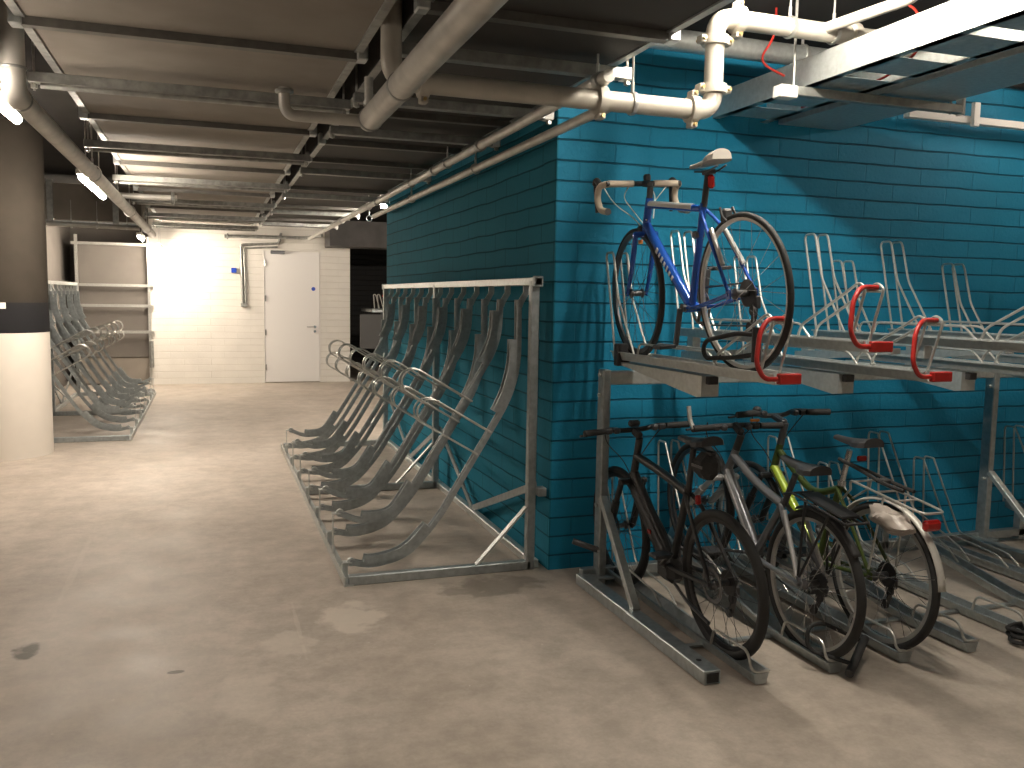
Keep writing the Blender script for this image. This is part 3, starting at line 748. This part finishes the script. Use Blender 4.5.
# ================================================================== BICYCLES
def wheel(parent, c, R, tw, rim_m, spokes=28, rim_d=.022, hub_w=.1, disc=False, cass=False, tyre_m=None):
    r_mid = R-tw/2
    rim = MB().lathe(c, [(r_mid-tw*.30, -.011), (r_mid-tw*.45, -.011), (r_mid-tw*.45-rim_d, -.006), (r_mid-tw*.45-rim_d, .006), (r_mid-tw*.45, .011), (r_mid-tw*.30, .011)], 'x', 64, True)
    w_ = rim.build('wheel', rim_m, parent)
    MB().torus(c, r_mid, tw/2, 'x', 72, 12).build('tyre', tyre_m or RUB, w_)
    sp = MB(); c = Vector(c)
    for k in range(spokes):
        a = 2*PI*k/spokes; side = 1 if k % 2 else -1
        off = (.42 if (k//2) % 2 else -.42)
        h0 = c+Vector((side*hub_w*.32, .022*math.cos(a+off*3), .022*math.sin(a+off*3)))
        h1 = c+Vector((0, (r_mid-tw*.45-rim_d+.004)*math.cos(a), (r_mid-tw*.45-rim_d+.004)*math.sin(a)))
        sp.tube(h0, h1, .0013, n=4)
    sp.build('spokes', STEEL if rim_m is ALU else DSTEEL, w_)
    MB().lathe(c, [(.006, -hub_w/2-.015), (.006, -hub_w/2), (.024, -hub_w*.36), (.024, -hub_w*.3), (.015, -hub_w*.25), (.015, hub_w*.25), (.024, hub_w*.3), (.024, hub_w*.36), (.006, hub_w/2), (.006, hub_w/2+.015)], 'x', 18).build('hub', DSTEEL, w_)
    if disc:
        MB().lathe(c+Vector((-hub_w*.42, 0, 0)), [(.08, -.001), (.08, .001), (.062, .001), (.062, -.001)], 'x', 40, True).build('brake_disc', DSTEEL, w_)
    if cass:
        m_ = MB()
        for k in range(7):
            m_.lathe(c+Vector((hub_w*.22+.0045*k, 0, 0)), [(.012, -.001), (.058-.005*k, -.001), (.058-.005*k, .0012), (.012, .0012)], 'x', 30, True)
        m_.build('cassette', BLKM, w_)
    return w_
def saddle_mesh(y, z, L=.27, wd=.14, tilt=0):
    m_ = MB(); sect = []
    N = 12
    for i in range(N+1):
        t = i/N; yy = y-L*.55+L*t
        hw = wd/2*(1-t*1.25)**1 if t < .5 else wd/2*(.375-(t-.5)*.30)
        if t < .5: hw = wd/2*(1-1.25*t*t*2*.5-(.0)) if t < .25 else wd/2*(.92-(t-.25)*1.9)
        if t >= .5: hw = wd/2*(.445-(t-.5)*.35)
        if t == 0: hw *= .75
        zz = z+.018*(1-t)**2*2-.006+tilt*(t-.5)
        dp = .026*(1-t)+.018
        ring = []
        for a in range(10):
            an = PI*a/9
            ring.append((hw*math.cos(an), yy, zz-dp+dp*math.sin(an)**.6 if a not in (0, 9) else zz-dp))
        sect.append(ring)
    vs = [p for r in sect for p in r]; fs = []
    for i in range(N):
        for k in range(9): fs.append((i*10+k, i*10+k+1, (i+1)*10+k+1, (i+1)*10+k))
        fs.append((i*10+9, i*10, (i+1)*10, (i+1)*10+9))
    fs.append(tuple(range(10))); fs.append(tuple(N*10+k for k in range(9, -1, -1)))
    return m_.add(vs, fs)

def crankset(B, bb, rr, ang, ring_r=.085, mt=None, pedal_m=None):
    mt = mt or DSTEEL
    cr = MB().lathe(bb, [(.018, -.055), (.018, .055)], 'x', 18).build('crankset', mt, B)
    m_ = MB(); m_.lathe((bb[0]+.045, bb[1], bb[2]), [(ring_r, -.0015), (ring_r, .0015), (ring_r-.016, .0015), (ring_r-.016, -.0015)], 'x', 44, True)
    for k in range(5):
        a = 2*PI*k/5; m_.bar((bb[0]+.045, bb[1], bb[2]), (bb[0]+.045, bb[1]+(ring_r-.01)*math.cos(a), bb[2]+(ring_r-.01)*math.sin(a)), .006, .014, up=(1, 0, 0))
    m_.build('chainring', mt, cr)
    for s in (1, -1):
        a = ang if s == 1 else ang+PI
        e = (bb[0]+s*.085, bb[1]+.172*math.cos(a), bb[2]+.172*math.sin(a))
        MB().bar((bb[0]+s*.062, bb[1], bb[2]), e, .015, .026, up=(1, 0, 0), bev=.004).build('crank_arm', mt, cr)
        p = MB().box((e[0]+s*.06, e[1], e[2]), (.085, .075, .018), bev=.004); p.tube(e, (e[0]+s*.03, e[1], e[2]), .007)
        p.build('pedal', pedal_m or PLAS, cr)
    # chain and rear mech
    m_ = MB()
    x = bb[0]+.045
    m_.sweep([(x, bb[1], bb[2]+ring_r), (x-.005, 0, rr+.045)], .0045, 6)
    m_.sweep([(x, bb[1], bb[2]-ring_r), (x-.005, .02, rr-.14)], .0045, 6)
    m_.build('chain', DSTEEL, B)
    m_ = MB(); m_.lathe((x-.003, -.01, rr-.075), [(.022, -.006), (.022, .006)], 'x', 16).lathe((x-.003, .015, rr-.145), [(.022, -.006), (.022, .006)], 'x', 16)
    m_.bar((x+.008, -.01, rr-.07), (x+.008, .015, rr-.15), .006, .026, up=(1, 0, 0)).box((x+.012, -.01, rr-.04), (.03, .04, .055), bev=.006)
    m_.build('derailleur', PLAS, B)

def frame_tubes(B, P, mt, rt=.017, rd=.021, rs=.016, rst=.007, rcs=.010, top=True, mt_down=None, straight=True):
    """P: dict with bb, st (seat tube top), ht, hb, ra (rear axle)"""
    f = MB(); bb, st, ht, hb = [Vector(P[k]) for k in ('bb', 'st', 'ht', 'hb')]; ra = Vector((0, 0, P['R']))
    f.sweep([bb, st], [rs*1.1, rs], 14)
    dirh = (ht-hb).normalized()
    f.sweep([hb-dirh*.01, ht+dirh*.01], [.021, .019], 16)
    f.lathe((0, bb.y, bb.z), [(.022, -.036), (.022, .036)], 'x', 20)
    if top:
        if 'tmid' in P: f.sweep(fil([ht-dirh*.03, P['tmid'], st+(bb-st).normalized()*.03], .25, 8), rt, 14)
        else: f.sweep([ht-dirh*.025, st+(bb-st).normalized()*.025], [rt*1.08, rt*.92], 14)
    if not mt_down: f.sweep([hb+dirh*.015, bb], [rd, rd*1.05], 14)
    for s in (-1, 1):
        d0 = ra+Vector((s*.066, 0, 0))
        f.sweep(fil([bb+Vector((s*.03, 0, 0)), bb+Vector((s*.045, -.1, 0)), d0], .05), [rcs]*8, 10)
        f.sweep(fil([st+(bb-st).normalized()*.03+Vector((s*.014, 0, 0)), st+(ra-st)*.25+Vector((s*.04, 0, 0)), d0+Vector((0, .005, .01))], .06), [rst+.001]*8, 10)
        f.box(d0+Vector((0, .004, .0)), (.008, .036, .04), bev=.003)
    o = f.build('frame', mt, B)
    if mt_down: MB().sweep([hb+dirh*.015, bb+Vector((0, .01, .01))], [rd, rd*1.05], 14).build('down_tube', mt_down, o)
    return o
def fork_mesh(B, P, mt, curved=True, susp=False, r=.012):
    hb = Vector(P['hb']); ht = Vector(P['ht']); d = (hb-ht).normalized(); fa = Vector((0, P['wb'], P['RF']+P.get('fz', 0)))
    f = MB(); crown = hb+d*.035
    f.sweep([hb, crown], .019, 12)
    w_ = .052 if not susp else .066
    f.box(crown, (w_*2+.03, .035, .03), bev=.008)
    for s in (-1, 1):
        e = fa+Vector((s*w_, 0, 0)); c0 = crown+Vector((s*w_, 0, 0))
        if susp:
            mid = c0+(e-c0)*.42
            f.sweep([c0, mid], .0155, 12); f.sweep([mid, e+Vector((0, -.02, 0))], [.021, .018], 12); f.box(e, (.014, .045, .04), bev=.004)
        else:
            m1 = crown+d*((fa-crown).dot(d)*.6)+Vector((s*w_, 0, 0))
            f.sweep(fil([c0, m1, e], .12, 6), [r*1.15]*3+[r]*3+[r*.8]*2, 10); f.box(e, (.008, .022, .03), bev=.003)
    return f.build('fork', mt, B)
def place(B, X, y, z, lean=0, pit=0, yawd=0):
    B.location = (X, y, z); B.rotation_mode = 'XYZ'
    Mx = Matrix.Rotation(math.radians(yawd), 4, 'Z') @ Matrix.Rotation(math.radians(lean), 4, 'Y') @ Matrix.Rotation(math.radians(pit), 4, 'X')
    B.rotation_euler = Mx.to_euler('XYZ')
def steer(B, P, deg):
    """turn fork, front wheel, stem, bar and cables about the head tube"""
    hb, ht = Vector(P['hb']), Vector(P['ht'])
    T = Matrix.Translation(hb) @ Matrix.Rotation(math.radians(deg), 4, (ht-hb).normalized()) @ Matrix.Translation(-hb)
    k = [o for o in B.children if o.name.split('.')[0] == 'wheel'][-1]
    for o in B.children:
        if o is k or o.name.split('.')[0] in ('fork', 'stem', 'stem_clamp', 'handlebar', 'brake_cable'): o.matrix_local = T
def cables(B, pts_list, mt, r=.0028):
    for pts in pts_list: MB().sweep(fil(pts, .2, 8), r, 6).build('brake_cable', mt, B)

# ---- 1. blue road bike on the upper tier
P = dict(R=.336, RF=.336, wb=.960, bb=(0, .41, .272), st=(0, .275, .735), ht=(0, .775, .800), hb=(0, .822, .665))
B = thing('road_bicycle', (0, 0, 0), 'blue road bicycle with cream drop bars parked on the upper tier', 'bicycle')
wheel(B, (0, 0, .336), .336, .026, ALU, 24, .010, .11, cass=True); wheel(B, (0, .960, .336), .336, .026, DSTEEL, 24, .02, .09)
fr_ = frame_tubes(B, P, BLUE, rt=.018, rd=.024, rs=.016)
MB().sweep([(0, .76, .773), (0, .36, .7215)], [.0165, .0158], 12).build('top_tube_stripe', SILVL, fr_, 'pale stripe along the top tube').location = (-.004, 0, .0035)
lt = MB()
a, b_ = Vector((0, .80, .665)), Vector((0, .43, .30)); dd = (b_-a).normalized(); upv = Vector((1, 0, 0)).cross(dd)
for k, (h_, w2) in enumerate(((.03, .022), (.022, .016), (.03, .020), (.022, .02), (.03, .014), (.022, .02), (.022, .018))):
    q = a+dd*(.17+k*.032); lt.bar(q+Vector((-.0243, 0, 0))-upv*h_/2, q+Vector((-.0243, 0, 0))+upv*h_/2, .0016, w2*.8, up=(dd.x, dd.y, dd.z))
lt.build('lettering', WHITE, fr_, 'pale lettering blocks on the down tube')
fk = fork_mesh(B, P, BLUE, r=.012)
MB().sweep([(0, .775, .80), (0, .760, .86)], .016, 14).build('stem', PLAS, B)
MB().bar((0, .755, .870), (0, .845, .885), .03, .03, bev=.008).build('stem_clamp', PLAS, B)
hy, hz = .845, .885
hb_ = MB().tube((-.2, hy, hz), (.2, hy, hz), .0135).build('handlebar', PLAS, B)
for s in (-1, 1):
    pts = [(s*.055, hy, hz), (s*.20, hy, hz), (s*.21, hy+.075, hz-.005), (s*.212, hy+.10, hz-.06), (s*.213, hy+.055, hz-.125), (s*.214, hy-.05, hz-.14)]
    MB().sweep(fil(pts, .05, 6), .0165, 12).build('bar_tape', BTAPE, hb_, 'cream bar tape')
    MB().sweep(fil([(s*.208, hy+.06, hz), (s*.208, hy+.115, hz+.035), (s*.208, hy+.135, hz-.0), (s*.205, hy+.125, hz-.13)], .03, 5), [.016]*4+[.017]*5+[.009]*5, 10).build('brake_lever', PLAS, hb_)
    MB().lathe((s*.214, hy-.052, hz-.14), [(.017, -.004), (.012, .0)], 'y', 12).build('bar_end_plug', PLAS, hb_)
m_ = MB().box((.02, hy+.0, hz+.028), (.035, .028, .038), bev=.008); m_.build('light_mount', PLAS, hb_)
cables(B, ([(-.19, hy+.1, hz+.02), (-.12, hy+.11, hz-.09), (-.02, hy+.06, hz-.17), (-.0, .80, .62)], [(.19, hy+.1, hz+.02), (.09, hy+.12, hz-.10), (.02, hy+.06, hz-.17), (-.02, .77, .70)], [(-.06, hy+.03, hz), (-.09, hy+.06, hz-.06), (.02, hy+.05, hz-.2)], [(.04, hy+.03, hz), (.08, hy+.04, hz-.05), (.03, .80, .71)]), WHITE, .003)
MB().sweep([(0, .275, .72), (0, .230, .865)], .0140, 14).build('seatpost', PLAS, B)
s_ = saddle_mesh(.250, .918, .240, .125, .0).build('saddle', SADW, B)
MB().sweep(fil([(-.02, .31, .875), (-.025, .2, .86), (-.02, .12, .878)], .04), .004, 6).sweep(fil([(.02, .31, .875), (.025, .2, .86), (.02, .12, .878)], .04), .004, 6).box((0, .225, .862), (.045, .05, .02), bev=.004).build('saddle_rails', DSTEEL, s_)
MB().box((0, .208, .82), (.032, .025, .06), bev=.01).build('rear_light', LRED, B, 'red rear light')
crankset(B, (0, .41, .272), .336, math.radians(95))
MB().box((0, .10, .665), (.05, .035, .06), bev=.01).sweep(fil([(-.03, .10, .70), (-.035, .08, .66), (-.02, .07, .64)], .02), .006).sweep(fil([(.03, .10, .70), (.035, .08, .66), (.02, .07, .64)], .02), .006).build('brake_caliper', PLAS, B)
MB().box((0, .33, .60), (.045, .05, .035), bev=.008).build('lock_bracket', PLAS, B)
bl_ = MB().box((0, .862, .655), (.05, .03, .05), bev=.008).build('brake_caliper', PLAS, B)
steer(B, P, -5)
for s in (-1, 1): MB().sweep([(s*.033, .17, .615), (s*.052, .06, .46)], .0105, 10).build('stay_decal', SILVL, fr_, 'pale seat stay panel')
place(B, 2.135, 3.14, 1.280, lean=-5.0)
MB().box((.02, .945, .60), (.012, .03, .02)).build('reflector', ORNG, fk)
# its lock
lk = thing('bicycle_lock', (2.09, 3.0, 1.30), 'black shackle lock looped through the rear wheel of the blue bicycle', 'lock')
MB().sweep(fil([(-.03, -.03, .15), (-.03, .10, .15), (-.03, .33, .11), (-.03, .36, .07), (-.03, .33, .03), (-.03, .10, .05), (-.03, -.03, .07)], .04, 6), .010, 10).build('shackle', RUB, lk)
MB().tube((-.03, -.04, .04), (-.03, -.04, .18), .019).build('lock_body', PLAS, lk)

# ---- shared flat bar
def flatbar(B, y, z, hw, rise, sweep_, mt, grip_m=None, levers=True, barends=False, endcap=None):
    pts = [(-hw, y-sweep_, z+rise), (-hw*.42, y-.005, z+rise), (-.07, y, z), (.07, y, z), (hw*.42, y-.005, z+rise), (hw, y-sweep_, z+rise)]
    hb_ = MB().sweep(fil(pts, .05), .0135, 12).build('handlebar', mt, B)
    for s in (-1, 1):
        e = Vector((s*hw, y-sweep_, z+rise)); i_ = Vector((s*(hw-.125), y-sweep_*.72, z+rise))
        MB().sweep([i_, (e+i_)/2, e], [.0155, .017, .0175], 12).build('grip', grip_m or RUB, hb_)
        if levers:
            a = Vector((s*(hw-.145), y-sweep_*.6+.008, z+rise-.004))
            MB().box(a, (.04, .034, .03), bev=.006).sweep(fil([a+Vector((0, .02, -.005)), a+Vector((s*.03, .055, -.015)), a+Vector((s*.14, .045, -.022))], .02), .006, 8).build('brake_lever', PLAS, hb_)
            MB().box(a+Vector((-s*.045, 0, .0)), (.035, .045, .03), bev=.008).build('shifter', DSTEEL, hb_)
        if barends and s == -1:
            MB().sweep(fil([e+Vector((-s*.008, 0, 0)), e+Vector((s*.0, .03, .03)), e+Vector((s*.0, .06, .10))], .03), .011, 10).build('bar_end', GW, hb_)
    return hb_
# ---- 2. black electric bike
P = dict(R=.328, RF=.328, wb=1.02, bb=(0, .44, .29), st=(0, .285, .70), ht=(0, .795, .785), hb=(0, .845, .645), tmid=(0, .50, .715))
B = thing('electric_bicycle', (0, 0, 0), 'matt black electric bicycle with thick down tube in the first lower slot', 'bicycle')
wheel(B, (0, 0, .328), .328, .042, BLKM, 28, .018, .13, disc=True, cass=True); wheel(B, (0, 1.02, .328), .328, .042, BLKM, 28, .018, .10, disc=True)
fr_ = frame_tubes(B, P, BLKM, rt=.021, rd=.024, rs=.018, rst=.009, rcs=.012)
MB().sweep([(0, .81, .575), (0, .60, .40), (0, .47, .29)], [.036, .046, .044], 14).build('battery', BLKM, fr_)
MB().box((0, .46, .26), (.10, .15, .13), bev=.03).build('motor', PLAS, fr_)
MB().box((-.044, .60, .41), (.006, .03, .02)).build('charge_port', LRED, fr_, 'small red badge')
fork_mesh(B, P, BLKM, susp=True)
MB().sweep([(0, .795, .785), (0, .772, .855)], .019, 14).bar((0, .765, .865), (0, .83, .885), .036, .036, bev=.008).build('stem', PLAS, B)
hb_ = flatbar(B, .84, .89, .300, .012, .05, BLKM, levers=True)
MB().box((0, .83, .925), (.06, .04, .035), bev=.01).build('display', PLAS, hb_)
MB().sweep([(0, .285, .69), (0, .235, .895)], .0145, 14).build('seatpost', PLAS, B)
s_ = saddle_mesh(.225, .945, .27, .15, .0).build('saddle', PLAS, B)
crankset(B, (0, .44, .29), .328, math.radians(-35), .075)
cables(B, ([(-.17, .83, .90), (-.13, .90, .82), (-.03, .90, .72), (0, .86, .62)], [(.17, .83, .90), (.13, .91, .80), (.03, .88, .70), (0, .84, .60)]), PLAS, .003)
MB().box((0, .20, .66), (.026, .02, .045), bev=.006).build('rear_light', LRED, B, 'small red rear light')
MB().sweep(fil([(-.07, .30, .24), (-.085, .16, .20), (-.095, -.04, .175)], .05), .008).build('kickstand', DSTEEL, B)
place(B, 2.135, 3.215, .014, lean=-3.0)
sb = MB().box((0, 0, 0), (.10, .13, .12), bev=.035)
sbo = thing('saddle_bag', (2.095, 3.345, .845), 'small black bag strapped under the saddle of the black bicycle', 'bag')
sb.build('bag_body', RUB, sbo); MB().box((0, -.03, .062), (.03, .05, .02), bev=.005).build('strap', PLAS, sbo)
MB().box((-.051, 0, .0), (.003, .09, .012)).build('reflective_strip', DSTEEL, sbo)

# ---- 3. grey hybrid with rear carrier and bar ends
P = dict(R=.330, RF=.330, wb=.98, bb=(0, .42, .29), st=(0, .270, .62), ht=(0, .705, .715), hb=(0, .755, .580), tmid=(0, .48, .61))
B = thing('hybrid_bicycle', (0, 0, 0), 'silver-grey hybrid bicycle with a pale bar end and black rear carrier, front raised', 'bicycle')
wheel(B, (0, 0, .330), .330, .040, ALU, 32, .014, .13, cass=True); wheel(B, (0, .98, .330), .330, .040, DSTEEL, 32, .018, .10)
fr_ = frame_tubes(B, P, SILVP, rt=.021, rd=.027, rs=.017, rst=.010, rcs=.012)
MB().sweep([(-.006, .735, .57), (-.006, .465, .33)], [.0245, .0245], 14).build('down_tube_decal', SILVL, fr_, 'pale silver down tube panel')
for s in (-1, 1): MB().sweep([(s*.052, .20, .60), (s*.072, .02, .36)], .011, 10).build('stay_decal', SILVL, fr_)
fork_mesh(B, P, SILVL, susp=True)
MB().sweep([(0, .705, .715), (0, .678, .805)], .019, 14).bar((0, .675, .815), (0, .75, .84), .036, .036, bev=.008).build('stem', PLAS, B)
hb_ = flatbar(B, .745, .835, .262, .0, .03, PLAS, levers=True, barends=True)
MB().box((.11, .735, .862), (.05, .012, .012)).build('sticker', ORNG, hb_, 'orange stripe')
MB().sweep([(0, .270, .60), (0, .225, .76)], .0145, 14).build('seatpost', DSTEEL, B)
saddle_mesh(.205, .83, .26, .16, .0).build('saddle', PLAS, B)
crankset(B, (0, .42, .29), .335, math.radians(160), .082)
m_ = MB()
for x in (-.055, -.02, .02, .055): m_.tube((x, -.20, .70), (x, .16, .70), .006, n=8)
for y in (-.20, -.12, .02, .16): m_.tube((-.06, y, .70), (.06, y, .70), .006, n=8)
for s in (-1, 1):
    m_.tube((s*.06, -.10, .70), (s*.078, 0, .37), .006, n=8).tube((s*.06, .06, .70), (s*.078, .01, .37), .006, n=8).tube((s*.055, .16, .70), (s*.03, .25, .66), .005, n=8)
m_.box((0, -.02, .712), (.10, .28, .012), bev=.004); m_.build('carrier_rack', BLK, B)
def mudguard(B, cy, cz, R, a0, a1, wd, mt, name='mudguard', th=.004):
    m_ = MB(); pts = [(0, cy+R*math.cos(a0+(a1-a0)*k/26), cz+R*math.sin(a0+(a1-a0)*k/26)) for k in range(27)]
    # curved section strip
    vs = []; fs = []; n = 7
    for (_, y, z) in pts:
        d_ = Vector((0, y-cy, z-cz)).normalized()
        for j in range(n):
            t = -1+2*j/(n-1); vs.append(Vector((t*wd/2, y, z))-d_*(.012*t*t))
    for i in range(len(pts)-1):
        for j in range(n-1): fs.append((i*n+j, i*n+j+1, (i+1)*n+j+1, (i+1)*n+j))
    m_.add(vs, fs); o = m_.build(name, mt, B)
    md = o.modifiers.new('thick', 'SOLIDIFY'); md.thickness = th
    return o
mudguard(B, 0, .330, .346, math.radians(60), math.radians(135), .045, PLAS)
cables(B, ([(-.15, .76, .85), (-.11, .83, .76), (-.02, .80, .66), (0, .75, .58)], [(.15, .76, .85), (.11, .83, .74), (.02, .79, .64), (0, .75, .56)]), PLAS, .003)
place(B, 2.515, 3.165, .012, lean=0, pit=9.0)
# d-lock hanging low behind it
lk = thing('bicycle_lock', (2.60, 2.86, .02), 'black D-lock resting on the floor track behind the silver-grey bicycle', 'lock')
MB().sweep(fil([(-.04, .02, .035), (-.19, .14, .07), (-.18, .15, .17), (-.11, .15, .18), (.01, .15, .12), (.09, .13, .08)], .06, 6), .009, 10).build('shackle', RUB, lk)
MB().tube((-.09, -.013, .012), (.12, .14, .085), .019).build('lock_body', PLAS, lk)

# ---- 4. lime green city bike with silver carrier
P = dict(R=.335, RF=.335, wb=1.04, bb=(0, .43, .29), st=(0, .300, .70), ht=(0, .790, .805), hb=(0, .838, .665), tmid=(0, .50, .60))
B = thing('city_bicycle', (0, 0, 0), 'lime green city bicycle with silver rear carrier and pale mudguard, third lower slot', 'bicycle')
wheel(B, (0, 0, .335), .335, .036, ALU, 32, .018, .13, cass=True); wheel(B, (0, 1.04, .335), .335, .036, ALU, 32, .018, .10)
fr_ = frame_tubes(B, P, OLIVE, rt=.018, rd=.026, rs=.017, rst=.008, rcs=.010, mt_down=GREEN)
st_ = MB()
for off in (-.010, .010): st_.sweep([(-.0245, .82+off*.2, .66+off), (-.0255, .50+off*.2, .355+off)], .0028, 6)
st_.build('down_tube_pinstripes', BLK, fr_, 'dark pinstripes')
fork_mesh(B, P, BLKM, susp=True)
MB().sweep([(0, .79, .81), (0, .755, .93)], .019, 14).bar((0, .755, .93), (0, .86, .955), .034, .034, bev=.008).build('stem', DSTEEL, B)
hb_ = flatbar(B, .865, .955, .29, .025, .10, DSTEEL, levers=True)
MB().ball((-.10, .87, .99), (.024, .024, .018)).build('bell', PLAS, hb_)
MB().sweep([(0, .300, .69), (0, .255, .87)], .0145, 14).build('seatpost', STEEL, B)
MB().lathe((0, .298, .70), [(.021, -.012), (.021, .012)], 'z', 16).build('seat_clamp', STEEL, B)
s_ = saddle_mesh(.235, .93, .255, .155, .015).build('saddle', PLAS, B)
MB().box((0, .17, .845), (.05, .02, .025), bev=.005).build('reflector', LRED, s_, 'red reflector')
crankset(B, (0, .43, .29), .335, math.radians(40), .082)
mudguard(B, 0, .335, .360, math.radians(40), math.radians(174), .042, PIPE)
m_ = MB()
m_.sweep(fil([(-.055, .17, .70), (-.060, .17, .745), (-.062, -.24, .695), (-.05, -.28, .69), (.05, -.28, .69), (.062, -.24, .695), (.060, .17, .745), (.055, .17, .70)], .03, 5), .0058, 8)
m_.tube((-.06, .0, .724), (.06, .0, .724), .005, n=8).tube((-.06, -.12, .71), (.06, -.12, .71), .005, n=8).tube((-.06, .15, .742), (.06, .15, .742), .005, n=8)
for s in (-1, 1): m_.tube((s*.062, -.05, .715), (s*.078, 0, .37), .005, n=8).tube((s*.055, .17, .70), (s*.025, .27, .62), .005, n=8)
m_.build('carrier_rack', GW, B, 'silver wire carrier')
m_ = MB()
m_.sweep(fil([(-.02, .30, .82), (-.03, .16, .80), (-.025, .0, .762), (-.02, -.12, .752)], .1), .009, 8).sweep(fil([(.02, .30, .80), (.03, .14, .785), (.025, .0, .765), (.02, -.14, .752)], .1), .009, 8)
m_.box((0, .02, .768), (.06, .05, .02), bev=.005); m_.build('elastic_straps', RUB, B)
MB().box((0, -.268, .635), (.090, .035, .048), bev=.012).build('rear_light', LRED, B, 'large red rear light')
for s in (-1, 1): MB().sweep([(s*.03, -.33, .42), (s*.07, 0, .335)], .0022, 6).build('mudguard_stay', STEEL, B)
cables(B, ([(-.16, .82, .96), (-.12, .90, .86), (-.02, .88, .75), (0, .83, .66)], [(.16, .82, .96), (.12, .90, .84), (.02, .87, .73), (0, .83, .62)]), PLAS, .003)
place(B, 2.885, 3.10, .012, lean=0)
# plastic bag lying on the carrier of the green bike
random.seed(3)
bg = MB()
bg.ball((0, 0, 0), (.050, .11, .055), 22, 14)
for i, p_ in enumerate(bg.v):
    k = 1+.22*math.sin(p_.x*60+p_.y*35)*math.cos(p_.z*55+p_.y*20)+random.uniform(-.05, .05)
    bg.v[i] = Vector((p_.x*k, p_.y*k, p_.z*k*(.7 if p_.z > 0 else 1.0)-.02))
bo = bg.build('plastic_bag', BAG); bo.location = (2.80, 2.98, .655); bo.rotation_euler = (math.radians(14), math.radians(-30), 0)
tag(bo, 'crumpled pale plastic bag draped over the rear carrier of the green bicycle', 'bag')
# coiled cable lock on the floor at the right
cl = MB()
pts = []
for k in range(90):
    a = 2*PI*k/22; r = .085+.012*math.sin(k*.7); pts.append((3.64+r*math.cos(a)*1.25, 2.93+r*math.sin(a), .02+.0006*k+.006*math.sin(k)))
cl.sweep(pts, .010, 8)
solo(cl, 'cable_lock', RUB, 'coiled black cable lock lying by the track at the right edge', 'lock')
# bar grip on the outside of the left post
og = thing('post_clamp', (1.955, 4.28, .225), 'short dark metal peg clamped across the left post of the two-tier rack', 'clamp')
MB().tube((-.09, .02, .03), (.035, -.03, -.015), .017).build('peg', DSTEEL, og)
MB().torus((.035, -.03, -.015), .016, .005, 'x', 18, 8).build('collar', STEEL, og)

# ================================================================== what shows through the dark opening
fx = thing('distant_bike_rack', (2.85, 15.2, 0), 'end of another bike rack with a red handle inside the dark opening', 'bike rack')
MB().box((.16, .8, 1.31), (.60, 1.2, .05)).build('upper_track', GL, fx)
MB().box((-.14, .10, .95), (.46, .04, .60)).build('side_panel', GPANEL, fx)
MB().box((.06, .30, .64), (.05, .05, 1.28)).build('post', DSTEEL, fx)
for x in (-.05, .02):
    MB().sweep(fil([(x-.03, .3, 1.34), (x-.05, .3, 1.60), (x-.01, .3, 1.60), (x+.06, .3, 1.34)], .03), .009, 8).build('wheel_loop', GW, fx)
MB().sweep(fil([(.05, .28, 1.58), (.14, .28, 1.56), (.16, .28, 1.38)], .05), .016, 8).build('pull_handle', RED, fx, 'red pull handle')
